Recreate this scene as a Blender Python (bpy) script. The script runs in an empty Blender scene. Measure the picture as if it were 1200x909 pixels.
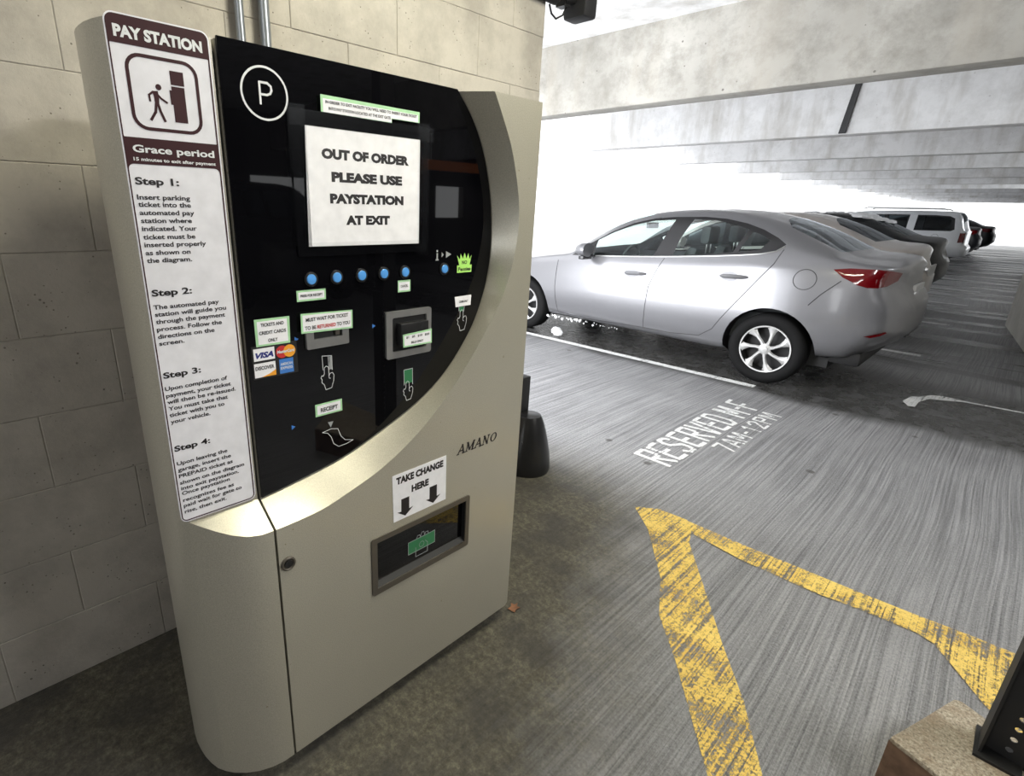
import bpy, bmesh, math, random
from mathutils import Vector, Matrix
from mathutils.geometry import delaunay_2d_cdt, tessellate_polygon
random.seed(7)
sc = bpy.context.scene
COL = sc.collection
PI = math.pi

# ------------------------------------------------------------------ camera
CAMZ = 1.48
RX = Vector((0.67758197, 0.73496953, 0.02650406))      # camera right in world axes
RD = Vector((0.24661271, -0.19311, -0.94967926))       # camera down
RF = Vector((-0.69286713, 0.65002178, -0.31210068))    # camera forward
FPX, PPX, PPY = 615.34, 531.68, 442.52
cd = bpy.data.cameras.new('camera'); cam = bpy.data.objects.new('camera', cd); COL.objects.link(cam)
M3 = Matrix((RX, -RD, -RF)).transposed()
cam.matrix_world = Matrix.Translation((0, 0, CAMZ)) @ M3.to_4x4()
cd.sensor_width = 36; cd.sensor_fit = 'HORIZONTAL'
cd.lens = FPX / 1200 * 36
cd.shift_x = (600 - PPX) / 1200
cd.shift_y = (PPY - 454.5) / 1200
cd.clip_start = 0.02; cd.clip_end = 500
sc.camera = cam

# ------------------------------------------------------------------ world: white overcast winter sky
W = bpy.data.worlds.new('overcast'); sc.world = W; W.use_nodes = True
nt = W.node_tree; nt.nodes.clear()
wo = nt.nodes.new('ShaderNodeOutputWorld'); bg = nt.nodes.new('ShaderNodeBackground')
bg.inputs[0].default_value = (0.93, 0.945, 0.955, 1); bg.inputs[1].default_value = 1.9
nt.links.new(bg.outputs[0], wo.inputs[0])

def area(name, loc, target, sx, sy, power, col=(1, 1, 1)):
    l = bpy.data.lights.new(name, 'AREA'); l.shape = 'RECTANGLE'; l.size = sx; l.size_y = sy
    l.energy = power; l.color = col
    o = bpy.data.objects.new(name, l); COL.objects.link(o); o.location = loc
    d = Vector(target) - Vector(loc); o.rotation_euler = d.to_track_quat('-Z', 'Y').to_euler()
    return o
# two fluorescent tubes by the pay station (fixtures outside the frame), then added fill lights
area('lamp_near_aisle', (2.2, 2.6, 2.95), (-0.9, 0.9, 1.0), 1.3, 0.3, 76, (1.0, 0.985, 0.95))
area('lamp_over_pay_station', (-0.5, 1.45, 3.0), (-0.8, 1.0, 0), 0.25, 1.2, 50, (1.0, 0.96, 0.74))
area('fill_behind_viewer', (0.5, -1.9, 2.95), (-0.6, 0.4, 1.0), 1.2, 0.15, 16, (1.0, 0.98, 0.95))  # added fill from behind the viewer, lifts the lower block wall
area('fill_aisle_middle', (2.6, 6.6, 3.0), (2.2, 6.6, 0), 1.4, 0.4, 38, (0.95, 0.98, 1.0))  # added general fill over the middle of the aisle
area('fill_aisle_far', (2.6, 12.9, 3.0), (2.2, 12.9, 0), 1.4, 0.4, 110, (0.95, 0.98, 1.0))  # added general fill farther down the aisle
area('fill_aisle_end', (2.0, 22.8, 3.0), (1.0, 22.8, 0), 1.4, 0.4, 160, (0.95, 0.98, 1.0))  # added general fill toward the aisle end
area('streak_fill_panel', (-1.05, -5.6, 1.25), (-1.15, 0, 1.2), 1.3, 2.4, 60, (0.97, 0.99, 1.0))  # added panel before the solid back wall, makes the streak on the column
area('daylight_fill_panel', (-3.9, 2.0, 1.25), (-4.1, 8, 0.1), 3.2, 2.3, 260, (0.96, 0.98, 1.0))  # added panel hidden by the block wall, boosts daylight on car, floor, beams
sl = bpy.data.lights.new('hazy_sun', 'SUN'); sl.energy = 1.1; sl.angle = math.radians(50); sl.color = (0.97, 0.98, 1.0)
so = bpy.data.objects.new('hazy_sun', sl); COL.objects.link(so); so.rotation_euler = Vector((0.45, 0.55, -0.75)).to_track_quat('-Z', 'Y').to_euler()

sc.view_settings.view_transform = 'Standard'; sc.view_settings.look = 'None'
sc.view_settings.gamma = 1; sc.view_settings.use_curve_mapping = False
sc.view_settings.exposure = 0.0

# ------------------------------------------------------------------ helpers
ORG = {}
def link(name, me, mat=None, parent=None, smooth=False, org=None):
    """me holds world coordinates; the object's origin is put at org (or at its parent's origin)"""
    if parent is not None: o_ = ORG[parent.name]
    else: o_ = Vector(org) if org is not None else Vector((0, 0, 0))
    me.transform(Matrix.Translation(-o_))
    o = bpy.data.objects.new(name, me); COL.objects.link(o)
    if parent is not None: o.parent = parent
    else: o.location = o_
    ORG[o.name] = o_
    if mat is not None:
        for m in (mat if isinstance(mat, (list, tuple)) else [mat]): me.materials.append(m)
    if smooth:
        for p in me.polygons: p.use_smooth = True
    return o
def tag(o, label=None, cat=None, group=None, kind=None):
    if label: o['label'] = label
    if cat: o['category'] = cat
    if group: o['group'] = group
    if kind: o['kind'] = kind
    return o
def empty(name, loc):
    o = bpy.data.objects.new(name, None); COL.objects.link(o); o.location = loc
    o.empty_display_size = 0.1
    ORG[o.name] = Vector(loc); return o
def mesh(name, verts, faces, mats=None):
    me = bpy.data.meshes.new(name); me.from_pydata([tuple(v) for v in verts], [], faces)
    if mats is not None: me.polygons.foreach_set('material_index', mats)
    me.update(); return me
class MB:
    """collects simple shapes in world coordinates"""
    def __init__(s): s.v = []; s.f = []
    def add(s, v, f):
        n = len(s.v); s.v += [Vector(a) for a in v]; s.f += [[i + n for i in q] for q in f]; return s
    def box(s, a, b, rz=0, c=None):
        x0, y0, z0 = a; x1, y1, z1 = b
        v = [Vector(p) for p in ((x0,y0,z0),(x1,y0,z0),(x1,y1,z0),(x0,y1,z0),(x0,y0,z1),(x1,y0,z1),(x1,y1,z1),(x0,y1,z1))]
        if rz:
            c = Vector(c) if c else (v[0] + v[6]) / 2
            R = Matrix.Rotation(rz, 3, 'Z'); v = [R @ (p - c) + c for p in v]
        return s.add(v, [[0,3,2,1],[4,5,6,7],[0,1,5,4],[1,2,6,5],[2,3,7,6],[3,0,4,7]])
    def tube(s, pts, r, n=8, cap=True, closed=False):
        pts = [Vector(p) for p in pts]; rings = []
        m = len(pts); up = None
        for i, p in enumerate(pts):
            a = pts[(i - 1) % m] if (i > 0 or closed) else p; b = pts[(i + 1) % m] if (i < m - 1 or closed) else p
            t = (b - a).normalized()
            if up is None:
                up = Vector((0, 0, 1)) if abs(t.z) < 0.9 else Vector((1, 0, 0))
            u = (up - t * up.dot(t))
            u = u.normalized() if u.length > 1e-6 else t.orthogonal().normalized()
            up = u; w = t.cross(u)
            rr = r[i] if isinstance(r, (list, tuple)) else r
            rings.append([p + u * (rr * math.cos(2*PI*k/n)) + w * (rr * math.sin(2*PI*k/n)) for k in range(n)])
        v = [q for rg in rings for q in rg]; f = []
        for i in range(m - 1 + (1 if closed else 0)):
            j = (i + 1) % m
            for k in range(n):
                f.append([i*n+k, j*n+k, j*n+(k+1)%n, i*n+(k+1)%n][::-1])
        if cap and not closed: f.append(list(range(n))); f.append([(m-1)*n+k for k in range(n)][::-1])
        return s.add(v, f)
    def lathe(s, prof, c, axis='Z', n=32, sx=1, sy=1):
        """prof: (radius, height) pairs around c along axis"""
        c = Vector(c); v = []; f = []
        for r, h in prof:
            for k in range(n):
                a = 2*PI*k/n; x, y = r*math.cos(a)*sx, r*math.sin(a)*sy
                v.append(c + {'Z': Vector((x, y, h)), 'Y': Vector((x, h, y)), 'X': Vector((h, x, y))}[axis])
        for i in range(len(prof)-1):
            for k in range(n):
                f.append([i*n+k, i*n+(k+1)%n, (i+1)*n+(k+1)%n, (i+1)*n+k])
        return s.add(v, f)
    def slab(s, outline, t, M, holes=(), z0=0.0):
        """flat plate: 2D outline (with holes) from height z0 to z0+t in frame M"""
        loops = [list(outline)] + [list(h) for h in holes]
        flat = [Vector((p[0], p[1], 0)) for L in loops for p in L]
        tris = tessellate_polygon([[Vector((p[0], p[1], 0)) for p in L] for L in loops])
        n = len(flat)
        v = [M @ Vector((p.x, p.y, z0+t)) for p in flat] + [M @ Vector((p.x, p.y, z0)) for p in flat]; f = []
        for a, b, c in tris:
            cr = (flat[b]-flat[a]).cross(flat[c]-flat[a]).z
            if cr < 0: a, b, c = c, b, a
            f.append([a, b, c]); 
            if t: f.append([c+n, b+n, a+n])
        if t:
            k = 0
            for li, L in enumerate(loops):
                m = len(L); ar = sum(L[i][0]*L[(i+1)%m][1]-L[(i+1)%m][0]*L[i][1] for i in range(m))
                flip = (ar < 0) ^ (li > 0)
                for i in range(m):
                    a, b = k+i, k+(i+1)%m
                    q = [a, a+n, b+n, b]
                    f.append(q[::-1] if flip else q)
                k += m
        return s.add(v, f)
    def build(s, name, mat, parent=None, smooth=False, org=None, bevel=0, angle=35, fix=False):
        me = mesh(name, s.v, s.f)
        if fix or bevel:
            bm = bmesh.new(); bm.from_mesh(me)
            bmesh.ops.remove_doubles(bm, verts=bm.verts, dist=1e-5)
            bmesh.ops.recalc_face_normals(bm, faces=bm.faces)
            if bevel:
                ed = [e for e in bm.edges if len(e.link_faces) == 2 and e.calc_face_angle(0) > 0.5]
                bmesh.ops.bevel(bm, geom=ed, offset=bevel, segments=2, affect='EDGES', profile=0.6)
            bm.to_mesh(me); bm.free()
        o = link(name, me, mat, parent, smooth or bevel > 0, org)
        if smooth or bevel: me.set_sharp_from_angle(angle=math.radians(angle))
        return o
def FR(o, ux, uy):
    ux = Vector(ux).normalized(); uy = Vector(uy).normalized(); n = ux.cross(uy)
    m = Matrix((ux, uy, n)).transposed().to_4x4(); m.translation = Vector(o); return m
def rrect(x0, y0, x1, y1, r, n=5):
    P = []
    for cx, cy, a0 in ((x1-r, y0+r, -PI/2), (x1-r, y1-r, 0), (x0+r, y1-r, PI/2), (x0+r, y0+r, PI)):
        for i in range(n+1):
            a = a0 + PI/2*i/n; P.append((cx+r*math.cos(a), cy+r*math.sin(a)))
    return P
def circ(cx, cy, r, n=28, ry=None):
    return [(cx + r*math.cos(2*PI*i/n), cy + (ry or r)*math.sin(2*PI*i/n)) for i in range(n)]
def stroke(pts, w, closed=False):
    """2D polyline turned into quads of width w"""
    out = []; m = len(pts)
    for i in range(m - (0 if closed else 1)):
        a = Vector(pts[i]); b = Vector(pts[(i+1) % m]); d = b - a
        if d.length < 1e-9: continue
        d.normalize(); n = Vector((-d.y, d.x)) * w/2; e = d * w * 0.35
        out.append([tuple(a-e-n), tuple(b+e-n), tuple(b+e+n), tuple(a-e+n)])
    return out

_txt = {}
def text_mesh(s, bold=0.0, spacing=1.0, shear=0.0, lines=1.0):
    key = (s, bold, spacing, shear, lines)
    if key in _txt: return _txt[key]
    c = bpy.data.curves.new('t', 'FONT'); c.body = s; c.size = 1; c.offset = bold; c.space_character = spacing
    c.shear = shear; c.resolution_u = 3; c.fill_mode = 'FRONT' if hasattr(c, 'fill_mode') else c.fill_mode
    o = bpy.data.objects.new('t', c); COL.objects.link(o)
    bpy.context.view_layer.update()
    dg = bpy.context.evaluated_depsgraph_get()
    me = o.evaluated_get(dg).to_mesh()
    V = [v.co.copy() for v in me.vertices]; F = [list(p.vertices) for p in me.polygons]
    o.evaluated_get(dg).to_mesh_clear(); bpy.data.objects.remove(o); bpy.data.curves.remove(c)
    x0 = min(v.x for v in V); x1 = max(v.x for v in V); y0 = min(v.y for v in V); y1 = max(v.y for v in V)
    _txt[key] = (V, F, x0, x1, y0, y1); return _txt[key]
def put_text(mb, s, M, x, y, w=None, cap=None, bold=0.02, align='L', spacing=1.0, shear=0.0):
    """s with baseline at (x, y) in frame M, scaled to width w and capital height cap"""
    V, F, x0, x1, y0, y1 = text_mesh(s, bold, spacing, shear)
    capH = 0.70 + 2*bold
    if cap is None: sx = w/(x1-x0); sy = sx
    else:
        sy = cap/capH; sx = sy if w is None else w/(x1-x0)
    ww = (x1-x0)*sx
    ox = x if align == 'L' else (x - ww/2 if align == 'C' else x - ww)
    vs = [M @ Vector((ox + (v.x-x0)*sx, y + v.y*sy, v.z)) for v in V]
    fs = []
    for q in F:
        a, b, c = V[q[0]], V[q[1]], V[q[2]]
        fs.append(q if (b-a).cross(c-a).z >= 0 else q[::-1])
    mb.add(vs, fs)

# ------------------------------------------------------------------ materials
class NT:
    def __init__(s, name):
        s.m = bpy.data.materials.new(name); s.m.use_nodes = True; s.t = s.m.node_tree
        s.b = s.t.nodes['Principled BSDF']; s.out = s.t.nodes['Material Output']; s.tc = None
    def n(s, typ, **kw):
        nd = s.t.nodes.new(typ)
        for k, v in kw.items():
            if k.startswith('i_'):
                key = k[2:]; key = int(key) if key.isdigit() else key.replace('_', ' ')
                if isinstance(v, bpy.types.NodeSocket): s.t.links.new(v, nd.inputs[key])
                else: nd.inputs[key].default_value = v
            else: setattr(nd, k, v)
        return nd
    def coord(s, scale=(1, 1, 1), loc=(0, 0, 0), rot=(0, 0, 0)):
        g = s.n('ShaderNodeNewGeometry')       # world position
        mp = s.n('ShaderNodeMapping'); s.t.links.new(g.outputs['Position'], mp.inputs[0])
        mp.inputs['Scale'].default_value = scale; mp.inputs['Location'].default_value = loc; mp.inputs['Rotation'].default_value = rot
        return mp.outputs[0]
    def noise(s, scale, detail=4, rough=0.55, vec=None, dist=0.0):
        nd = s.n('ShaderNodeTexNoise'); nd.inputs['Scale'].default_value = scale
        nd.inputs['Detail'].default_value = detail; nd.inputs['Roughness'].default_value = rough
        nd.inputs['Distortion'].default_value = dist
        s.t.links.new(vec if vec is not None else s.coord(), nd.inputs['Vector']); return nd.outputs['Fac']
    def ramp(s, fac, stops, interp='LINEAR'):
        r = s.n('ShaderNodeValToRGB'); s.t.links.new(fac, r.inputs[0]); r.color_ramp.interpolation = interp
        e = r.color_ramp.elements
        while len(e) < len(stops): e.new(0.5)
        for i, (p, c) in enumerate(stops):
            e[i].position = p
            if not isinstance(c, (tuple, list)): c = (c, c, c)
            e[i].color = (c[0], c[1], c[2], 1)
        return r.outputs[0]
    def mix(s, a, b, fac, blend='MIX'):
        m = s.n('ShaderNodeMix', data_type='RGBA', blend_type=blend)
        for v, k in ((fac, 0), (a, 6), (b, 7)):
            if isinstance(v, bpy.types.NodeSocket): s.t.links.new(v, m.inputs[k])
            elif k == 0: m.inputs[0].default_value = v
            else: m.inputs[k].default_value = (v[0], v[1], v[2], 1)
        return m.outputs[2]
    def math(s, op, a, b=None, clamp=False):
        m = s.n('ShaderNodeMath', operation=op); m.use_clamp = clamp
        for v, k in ((a, 0), (b, 1)):
            if v is None: continue
            if isinstance(v, bpy.types.NodeSocket): s.t.links.new(v, m.inputs[k])
            else: m.inputs[k].default_value = v
        return m.outputs[0]
    def sep(s, vec):
        x = s.n('ShaderNodeSeparateXYZ'); s.t.links.new(vec, x.inputs[0]); return x.outputs
    def bump(s, h, strength=0.3, dist=0.01, normal=None):
        b = s.n('ShaderNodeBump'); b.inputs['Strength'].default_value = strength; b.inputs['Distance'].default_value = dist
        s.t.links.new(h, b.inputs['Height'])
        if normal is not None: s.t.links.new(normal, b.inputs['Normal'])
        return b.outputs[0]
    def set(s, **kw):
        for k, v in kw.items():
            key = {'col': 'Base Color', 'rough': 'Roughness', 'metal': 'Metallic', 'normal': 'Normal', 'alpha': 'Alpha', 'coat': 'Coat Weight',
                   'coatr': 'Coat Roughness', 'trans': 'Transmission Weight', 'ior': 'IOR', 'spec': 'Specular IOR Level'}[k]
            if isinstance(v, bpy.types.NodeSocket): s.t.links.new(v, s.b.inputs[key])
            elif key == 'Base Color': s.b.inputs[key].default_value = (v[0], v[1], v[2], 1)
            else: s.b.inputs[key].default_value = v
        return s.m
def plain(name, col, rough=0.5, metal=0.0, var=0.06, scale=30, bump=0.0, coat=0.0, spec=0.5):
    t = NT(name); n = t.noise(scale, 3)
    lo = tuple(c*(1-var) for c in col); hi = tuple(min(1, c*(1+var)) for c in col)
    t.set(col=t.ramp(n, [(0.3, lo), (0.7, hi)]), rough=rough, metal=metal, coat=coat, spec=spec)
    if bump: t.set(normal=t.bump(n, bump, 0.002))
    return t.m
def mat_block():
    t = NT('painted concrete block'); big = t.noise(1.3, 4); fine = t.noise(90, 5, 0.7)
    col = t.ramp(big, [(0.3, (0.42, 0.385, 0.335)), (0.7, (0.53, 0.50, 0.45))])
    vor = t.n('ShaderNodeTexVoronoi'); vor.inputs['Scale'].default_value = 55; t.t.links.new(t.coord(), vor.inputs['Vector'])
    pits = t.ramp(t.math('ADD', vor.outputs['Distance'], t.math('MULTIPLY', t.noise(9, 3), 0.45)), [(0.25, 0.0), (0.33, 1.0)])
    col = t.mix((0.2, 0.18, 0.15), col, pits)
    grime = t.ramp(t.noise(4.2, 7, 0.7), [(0.34, 0.72), (0.60, 1.0)])
    col = t.mix((0, 0, 0), col, grime)
    h = t.math('ADD', t.math('MULTIPLY', fine, 0.5), pits)
    return t.set(col=col, rough=0.75, normal=t.bump(h, 0.55, 0.004))
def mat_floor():
    t = NT('broomed concrete floor'); P = t.sep(t.coord())
    wob = t.coord(scale=(1, 1, 1))
    w1 = t.noise(0.33, 1, vec=wob)                                     # slow wander of the broom
    comb = t.n('ShaderNodeCombineXYZ')
    xs = t.math('ADD', t.math('MULTIPLY', P[0], 1.0), t.math('MULTIPLY', w1, 0.22))
    t.t.links.new(t.math('MULTIPLY', xs, 82.0), comb.inputs[0]); t.t.links.new(t.math('MULTIPLY', P[1], 0.7), comb.inputs[1])
    lines = t.noise(1.0, 5, 0.75, vec=comb.outputs[0])
    fine = t.noise(105, 6, 0.9); mid = t.noise(7, 5, 0.65); big = t.noise(0.9, 4, 0.6)
    base = t.ramp(lines, [(0.36, (0.06, 0.062, 0.07)), (0.47, (0.25, 0.255, 0.265)), (0.58, (0.52, 0.52, 0.54))])
    base = t.mix(base, t.ramp(fine, [(0.36, (0.04, 0.04, 0.045)), (0.62, (0.62, 0.62, 0.64))]), 0.5)
    base = t.mix((0, 0, 0), base, t.ramp(big, [(0.3, 0.62), (0.7, 0.92)]))
    # smooth, soiled apron in front of the wall and around the pay station
    edge = t.math('ADD', P[0], t.math('MULTIPLY', t.math('SUBTRACT', w1, 0.5), 0.5))
    edge = t.math('ADD', edge, t.math('MULTIPLY', t.math('SUBTRACT', mid, 0.5), 0.35))
    edge = t.math('ADD', edge, t.math('MULTIPLY', P[1], 0.42))
    soil = t.ramp(t.math('MULTIPLY', t.math('ADD', edge, 2.0), 0.4), [(0.66, 1.0), (0.86, 0.0)])   # in [-2,.5]
    dirt = t.ramp(t.noise(38, 8, 0.85), [(0.34, (0.012, 0.010, 0.006)), (0.5, (0.075, 0.066, 0.042)), (0.66, (0.19, 0.172, 0.12))])
    dirt = t.mix((0.03, 0.026, 0.02), dirt, t.ramp(t.noise(4.5, 5, 0.6), [(0.38, 0.25), (0.55, 1.0)]))
    ysel = t.ramp(t.math('MULTIPLY', P[1], 0.2), [(0.44, 1.0), (0.56, 0.0)])
    soilm = t.math('MULTIPLY', soil, ysel)
    col = t.mix(base, dirt, t.math('MULTIPLY', soilm, 0.93))
    # wet, dark stalls beyond the joint
    wy = t.math('ADD', P[1], t.math('MULTIPLY', t.math('SUBTRACT', t.noise(1.1, 4), 0.5), 0.5))
    wet = t.ramp(t.math('MULTIPLY', wy, 0.1), [(0.482, 0.0), (0.5, 1.0), (0.63, 1.0), (0.665, 0.15), (0.80, 0.15), (0.86, 0.2), (1.0, 0.15)])
    wet = t.math('MULTIPLY', wet, t.ramp(mid, [(0.32, 0.6), (0.5, 1.0)]))
    bands = t.noise(1.0, 4, 0.6, vec=t.coord(scale=(0.16, 1.7, 1)))
    far = t.ramp(t.math('MULTIPLY', P[1], 0.1), [(0.66, 0.0), (0.74, 1.0)])
    pud = t.math('MULTIPLY', t.ramp(bands, [(0.50, 0.0), (0.545, 1.0)]), far)
    wet = t.math('MAXIMUM', wet, pud)
    col = t.mix(col, (0.028, 0.027, 0.024), t.math('MULTIPLY', wet, 0.9))
    spots = t.n('ShaderNodeTexVoronoi'); spots.inputs['Scale'].default_value = 2.6; t.t.links.new(t.coord(), spots.inputs['Vector'])
    sp = t.ramp(spots.outputs['Distance'], [(0.045, 0.0), (0.075, 1.0)])
    col = t.mix((0.05, 0.045, 0.04), col, t.math('ADD', t.math('MULTIPLY', sp, 0.75), 0.25))
    rough = t.mix(t.mix((0.5, 0.5, 0.5), (0.7, 0.7, 0.7), soilm), (0.27, 0.27, 0.27), wet)
    h = t.math('ADD', t.math('MULTIPLY', lines, t.math('SUBTRACT', 1.6, soilm)), t.math('MULTIPLY', fine, 0.6))
    return t.set(col=col, rough=rough, normal=t.bump(h, 0.8, 0.008))
def mat_concrete(name, lo, hi, pit=0.5, streak=True):
    t = NT(name); big = t.noise(0.8, 6, 0.6); fine = t.noise(40, 5, 0.7)
    col = t.ramp(big, [(0.3, lo), (0.68, hi)])
    vor = t.n('ShaderNodeTexVoronoi'); vor.inputs['Scale'].default_value = 9; t.t.links.new(t.coord(), vor.inputs['Vector'])
    p = t.ramp(t.math('ADD', vor.outputs['Distance'], t.math('MULTIPLY', t.noise(2, 3), 0.25)), [(0.15, 1-pit), (0.19, 1.0)])
    col = t.mix((0.12, 0.11, 0.1), col, p)
    m2 = t.noise(5, 7, 0.72)
    col = t.mix((0.20, 0.19, 0.165), col, t.ramp(m2, [(0.32, 1-pit*0.8), (0.56, 1.0)]))
    if streak:
        s = t.noise(1.0, 5, 0.6, vec=t.coord(scale=(3.5, 3.5, 0.7)))
        col = t.mix((0.36, 0.33, 0.28), col, t.ramp(s, [(0.28, 0.45), (0.5, 1.0)]))
    return t.set(col=col, rough=0.85, normal=t.bump(fine, 0.25, 0.004))
def mat_paint(name, col, metal=0.35, rough=0.32, flake=0.05, coat=0.6):
    t = NT(name); f = t.noise(900, 1)
    lo = tuple(c*(1-flake) for c in col); hi = tuple(min(1, c*(1+flake)) for c in col)
    return t.set(col=t.ramp(f, [(0.35, lo), (0.65, hi)]), metal=metal, rough=rough, coat=coat, coatr=0.08)
def mat_enamel():
    t = NT('champagne speckled enamel'); f = t.noise(420, 3, 0.8); b = t.noise(3, 3)
    col = t.ramp(f, [(0.3, (0.35, 0.332, 0.275)), (0.7, (0.535, 0.51, 0.43))])
    col = t.mix((0, 0, 0), col, t.ramp(b, [(0.3, 0.93), (0.7, 1.0)]))
    sp = t.ramp(t.noise(60, 2), [(0.22, 0.0), (0.25, 1.0)])
    col = t.mix((0.25, 0.22, 0.15), col, sp)
    return t.set(col=col, metal=0.3, rough=0.3, coat=0.3, coatr=0.15, normal=t.bump(f, 0.12, 0.001))
def mat_linepaint(name, c1, c2, wear):
    t = NT(name); P = t.sep(t.coord()); w1 = t.noise(0.33, 1, vec=t.coord())
    comb = t.n('ShaderNodeCombineXYZ')
    t.t.links.new(t.math('MULTIPLY', t.math('ADD', P[0], t.math('MULTIPLY', w1, 0.22)), 82.0), comb.inputs[0])
    t.t.links.new(t.math('MULTIPLY', P[1], 0.7), comb.inputs[1])
    lines = t.noise(1.0, 5, 0.75, vec=comb.outputs[0]); f = t.noise(110, 5, 0.8)
    m = t.noise(5, 5, 0.7)
    col = t.ramp(m, [(0.3, c1), (0.7, c2)])
    col = t.mix((0.2, 0.15, 0.06), col, t.ramp(f, [(0.3, 0.35), (0.5, 1.0)]))
    k = t.math('ADD', t.math('MULTIPLY', lines, 0.5), t.math('MULTIPLY', f, 0.5))
    k = t.math('ADD', k, t.math('MULTIPLY', t.math('SUBTRACT', m, 0.5), 0.35))
    a = t.ramp(k, [(wear, 0.0), (wear+0.05, 1.0)])
    return t.set(col=col, rough=0.6, alpha=a, normal=t.bump(k, 0.5, 0.004))
def mat_glass(name, col=(0.75, 0.9, 0.87), rough=0.02, alpha=0.45, refl=0.55):
    t = NT(name); n = t.noise(3, 2)
    tr = t.n('ShaderNodeBsdfTransparent'); tr.inputs[0].default_value = (*col, 1)
    gl = t.n('ShaderNodeBsdfGlossy'); gl.inputs['Roughness'].default_value = rough; gl.inputs[0].default_value = (0.9, 0.95, 1, 1)
    fr = t.n('ShaderNodeFresnel'); fr.inputs['IOR'].default_value = 1.5
    k = t.math('MULTIPLY', t.math('ADD', fr.outputs[0], t.math('MULTIPLY', n, alpha*0.1)), refl, clamp=True)
    mx = t.n('ShaderNodeMixShader'); t.t.links.new(k, mx.inputs[0]); t.t.links.new(tr.outputs[0], mx.inputs[1]); t.t.links.new(gl.outputs[0], mx.inputs[2])
    t.t.links.new(mx.outputs[0], t.out.inputs[0]); return t.m
M = {}
M['block'] = mat_block(); M['floor'] = mat_floor()
M['joint'] = plain('mortar joint', (0.33, 0.31, 0.275), 0.9)
M['beam'] = mat_concrete('cast concrete beam', (0.27, 0.26, 0.235), (0.47, 0.455, 0.42), 0.85)
M['slab'] = mat_concrete('painted slab soffit', (0.76, 0.76, 0.77), (0.90, 0.90, 0.91), 0.28, True)
M['wallc'] = mat_concrete('rough wall concrete', (0.42, 0.41, 0.37), (0.56, 0.54, 0.5), 0.3)
def mat_agg():
    t = NT('aggregate kerb'); f = t.noise(120, 5, 0.8); m = t.noise(14, 5, 0.7)
    col = t.ramp(f, [(0.32, (0.10, 0.08, 0.06)), (0.5, (0.36, 0.31, 0.24)), (0.68, (0.62, 0.56, 0.46))])
    col = t.mix((0.25, 0.18, 0.12), col, t.ramp(m, [(0.35, 0.4), (0.55, 1.0)]))
    return t.set(col=col, rough=0.85, normal=t.bump(f, 0.8, 0.006))
M['kerb'] = mat_agg()
M['rust'] = plain('rust stained kerb side', (0.16, 0.095, 0.06), 0.9, var=0.4, scale=20, bump=0.5)
M['enamel'] = mat_enamel()
M['gloss'] = NT('black acrylic').set(col=(0.003, 0.003, 0.004), rough=0.02, ior=1.46)
M['black'] = plain('black plastic', (0.012, 0.012, 0.013), 0.35)
M['mblack'] = plain('matt black paint', (0.008, 0.008, 0.009), 0.6)
M['rubber'] = plain('black rubber', (0.012, 0.012, 0.013), 0.28, bump=0.2)
M['ink'] = plain('black print', (0.012, 0.01, 0.012), 0.5)
M['maroon'] = plain('maroon print', (0.035, 0.006, 0.010), 0.6, spec=0.3)
M['white'] = plain('white sign film', (0.80, 0.80, 0.86), 0.22, coat=0.3)
M['paper'] = plain('white paper', (0.90, 0.90, 0.95), 0.5)
M['print'] = plain('white print', (0.72, 0.74, 0.76), 0.5)
M['gprint'] = plain('grey print', (0.35, 0.37, 0.38), 0.5)
M['mint'] = plain('mint green label', (0.42, 0.72, 0.42), 0.5)
M['lime'] = plain('lime sticker', (0.45, 0.85, 0.18), 0.5)
M['green'] = plain('green print', (0.03, 0.2, 0.08), 0.4)
M['red'] = plain('red print', (0.55, 0.03, 0.03), 0.5)
M['orange'] = plain('orange print', (0.9, 0.38, 0.03), 0.5)
M['blue'] = plain('blue print', (0.05, 0.2, 0.6), 0.5)
M['navy'] = plain('navy print', (0.02, 0.03, 0.22), 0.5)
M['button'] = plain('light blue button', (0.10, 0.36, 0.85), 0.3, coat=0.5)
M['steel'] = plain('brushed steel', (0.42, 0.42, 0.42), 0.35, 0.8)
M['dsteel'] = plain('dark bronze frame', (0.14, 0.125, 0.105), 0.42, 0.6)
M['galv'] = plain('galvanised conduit', (0.25, 0.27, 0.29), 0.35, 0.7)
M['tape'] = mat_glass('clear tape', (0.97, 0.97, 0.97), 0.22, 0.0, 0.12)
M['yellow'] = mat_linepaint('worn yellow road paint', (0.64, 0.41, 0.08), (0.80, 0.60, 0.16), 0.455)
M['wline'] = mat_linepaint('worn white road paint', (0.74, 0.75, 0.76), (0.85, 0.86, 0.87), 0.40)
M['tyre'] = plain('tyre rubber', (0.004, 0.004, 0.0045), 0.8, bump=0.3, spec=0.25)
M['alloy'] = plain('silver wheel cover', (0.50, 0.50, 0.50), 0.38, 0.4)
M['snow'] = plain('grubby snow', (0.9, 0.91, 0.93), 0.8, bump=0.6, scale=40)
M['lampred'] = NT('red lamp glass').set(col=(0.10, 0.002, 0.004), rough=0.08, coat=0.8)
M['lampdark'] = NT('dark lamp glass').set(col=(0.05, 0.004, 0.006), rough=0.06, coat=0.8)
M['lampwhite'] = NT('clear lamp glass').set(col=(0.7, 0.7, 0.7), rough=0.1, coat=0.8)
M['glass'] = mat_glass('car window glass', (0.88, 0.97, 0.95), 0.02, 0.3, 0.35)
M['rglass'] = mat_glass('reflective rear glass', (0.5, 0.62, 0.60), 0.04, 1.2, 1.0)
M['dglass'] = mat_glass('dark tinted glass', (0.12, 0.14, 0.15))
M['trim'] = NT('gloss black trim').set(col=(0.02, 0.02, 0.022), rough=0.2)
M['seat'] = plain('dark seat cloth', (0.06, 0.065, 0.068), 0.8)
M['cup'] = plain('shadowed handle recess paint', (0.13, 0.13, 0.14), 0.3, 0.4)
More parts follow.
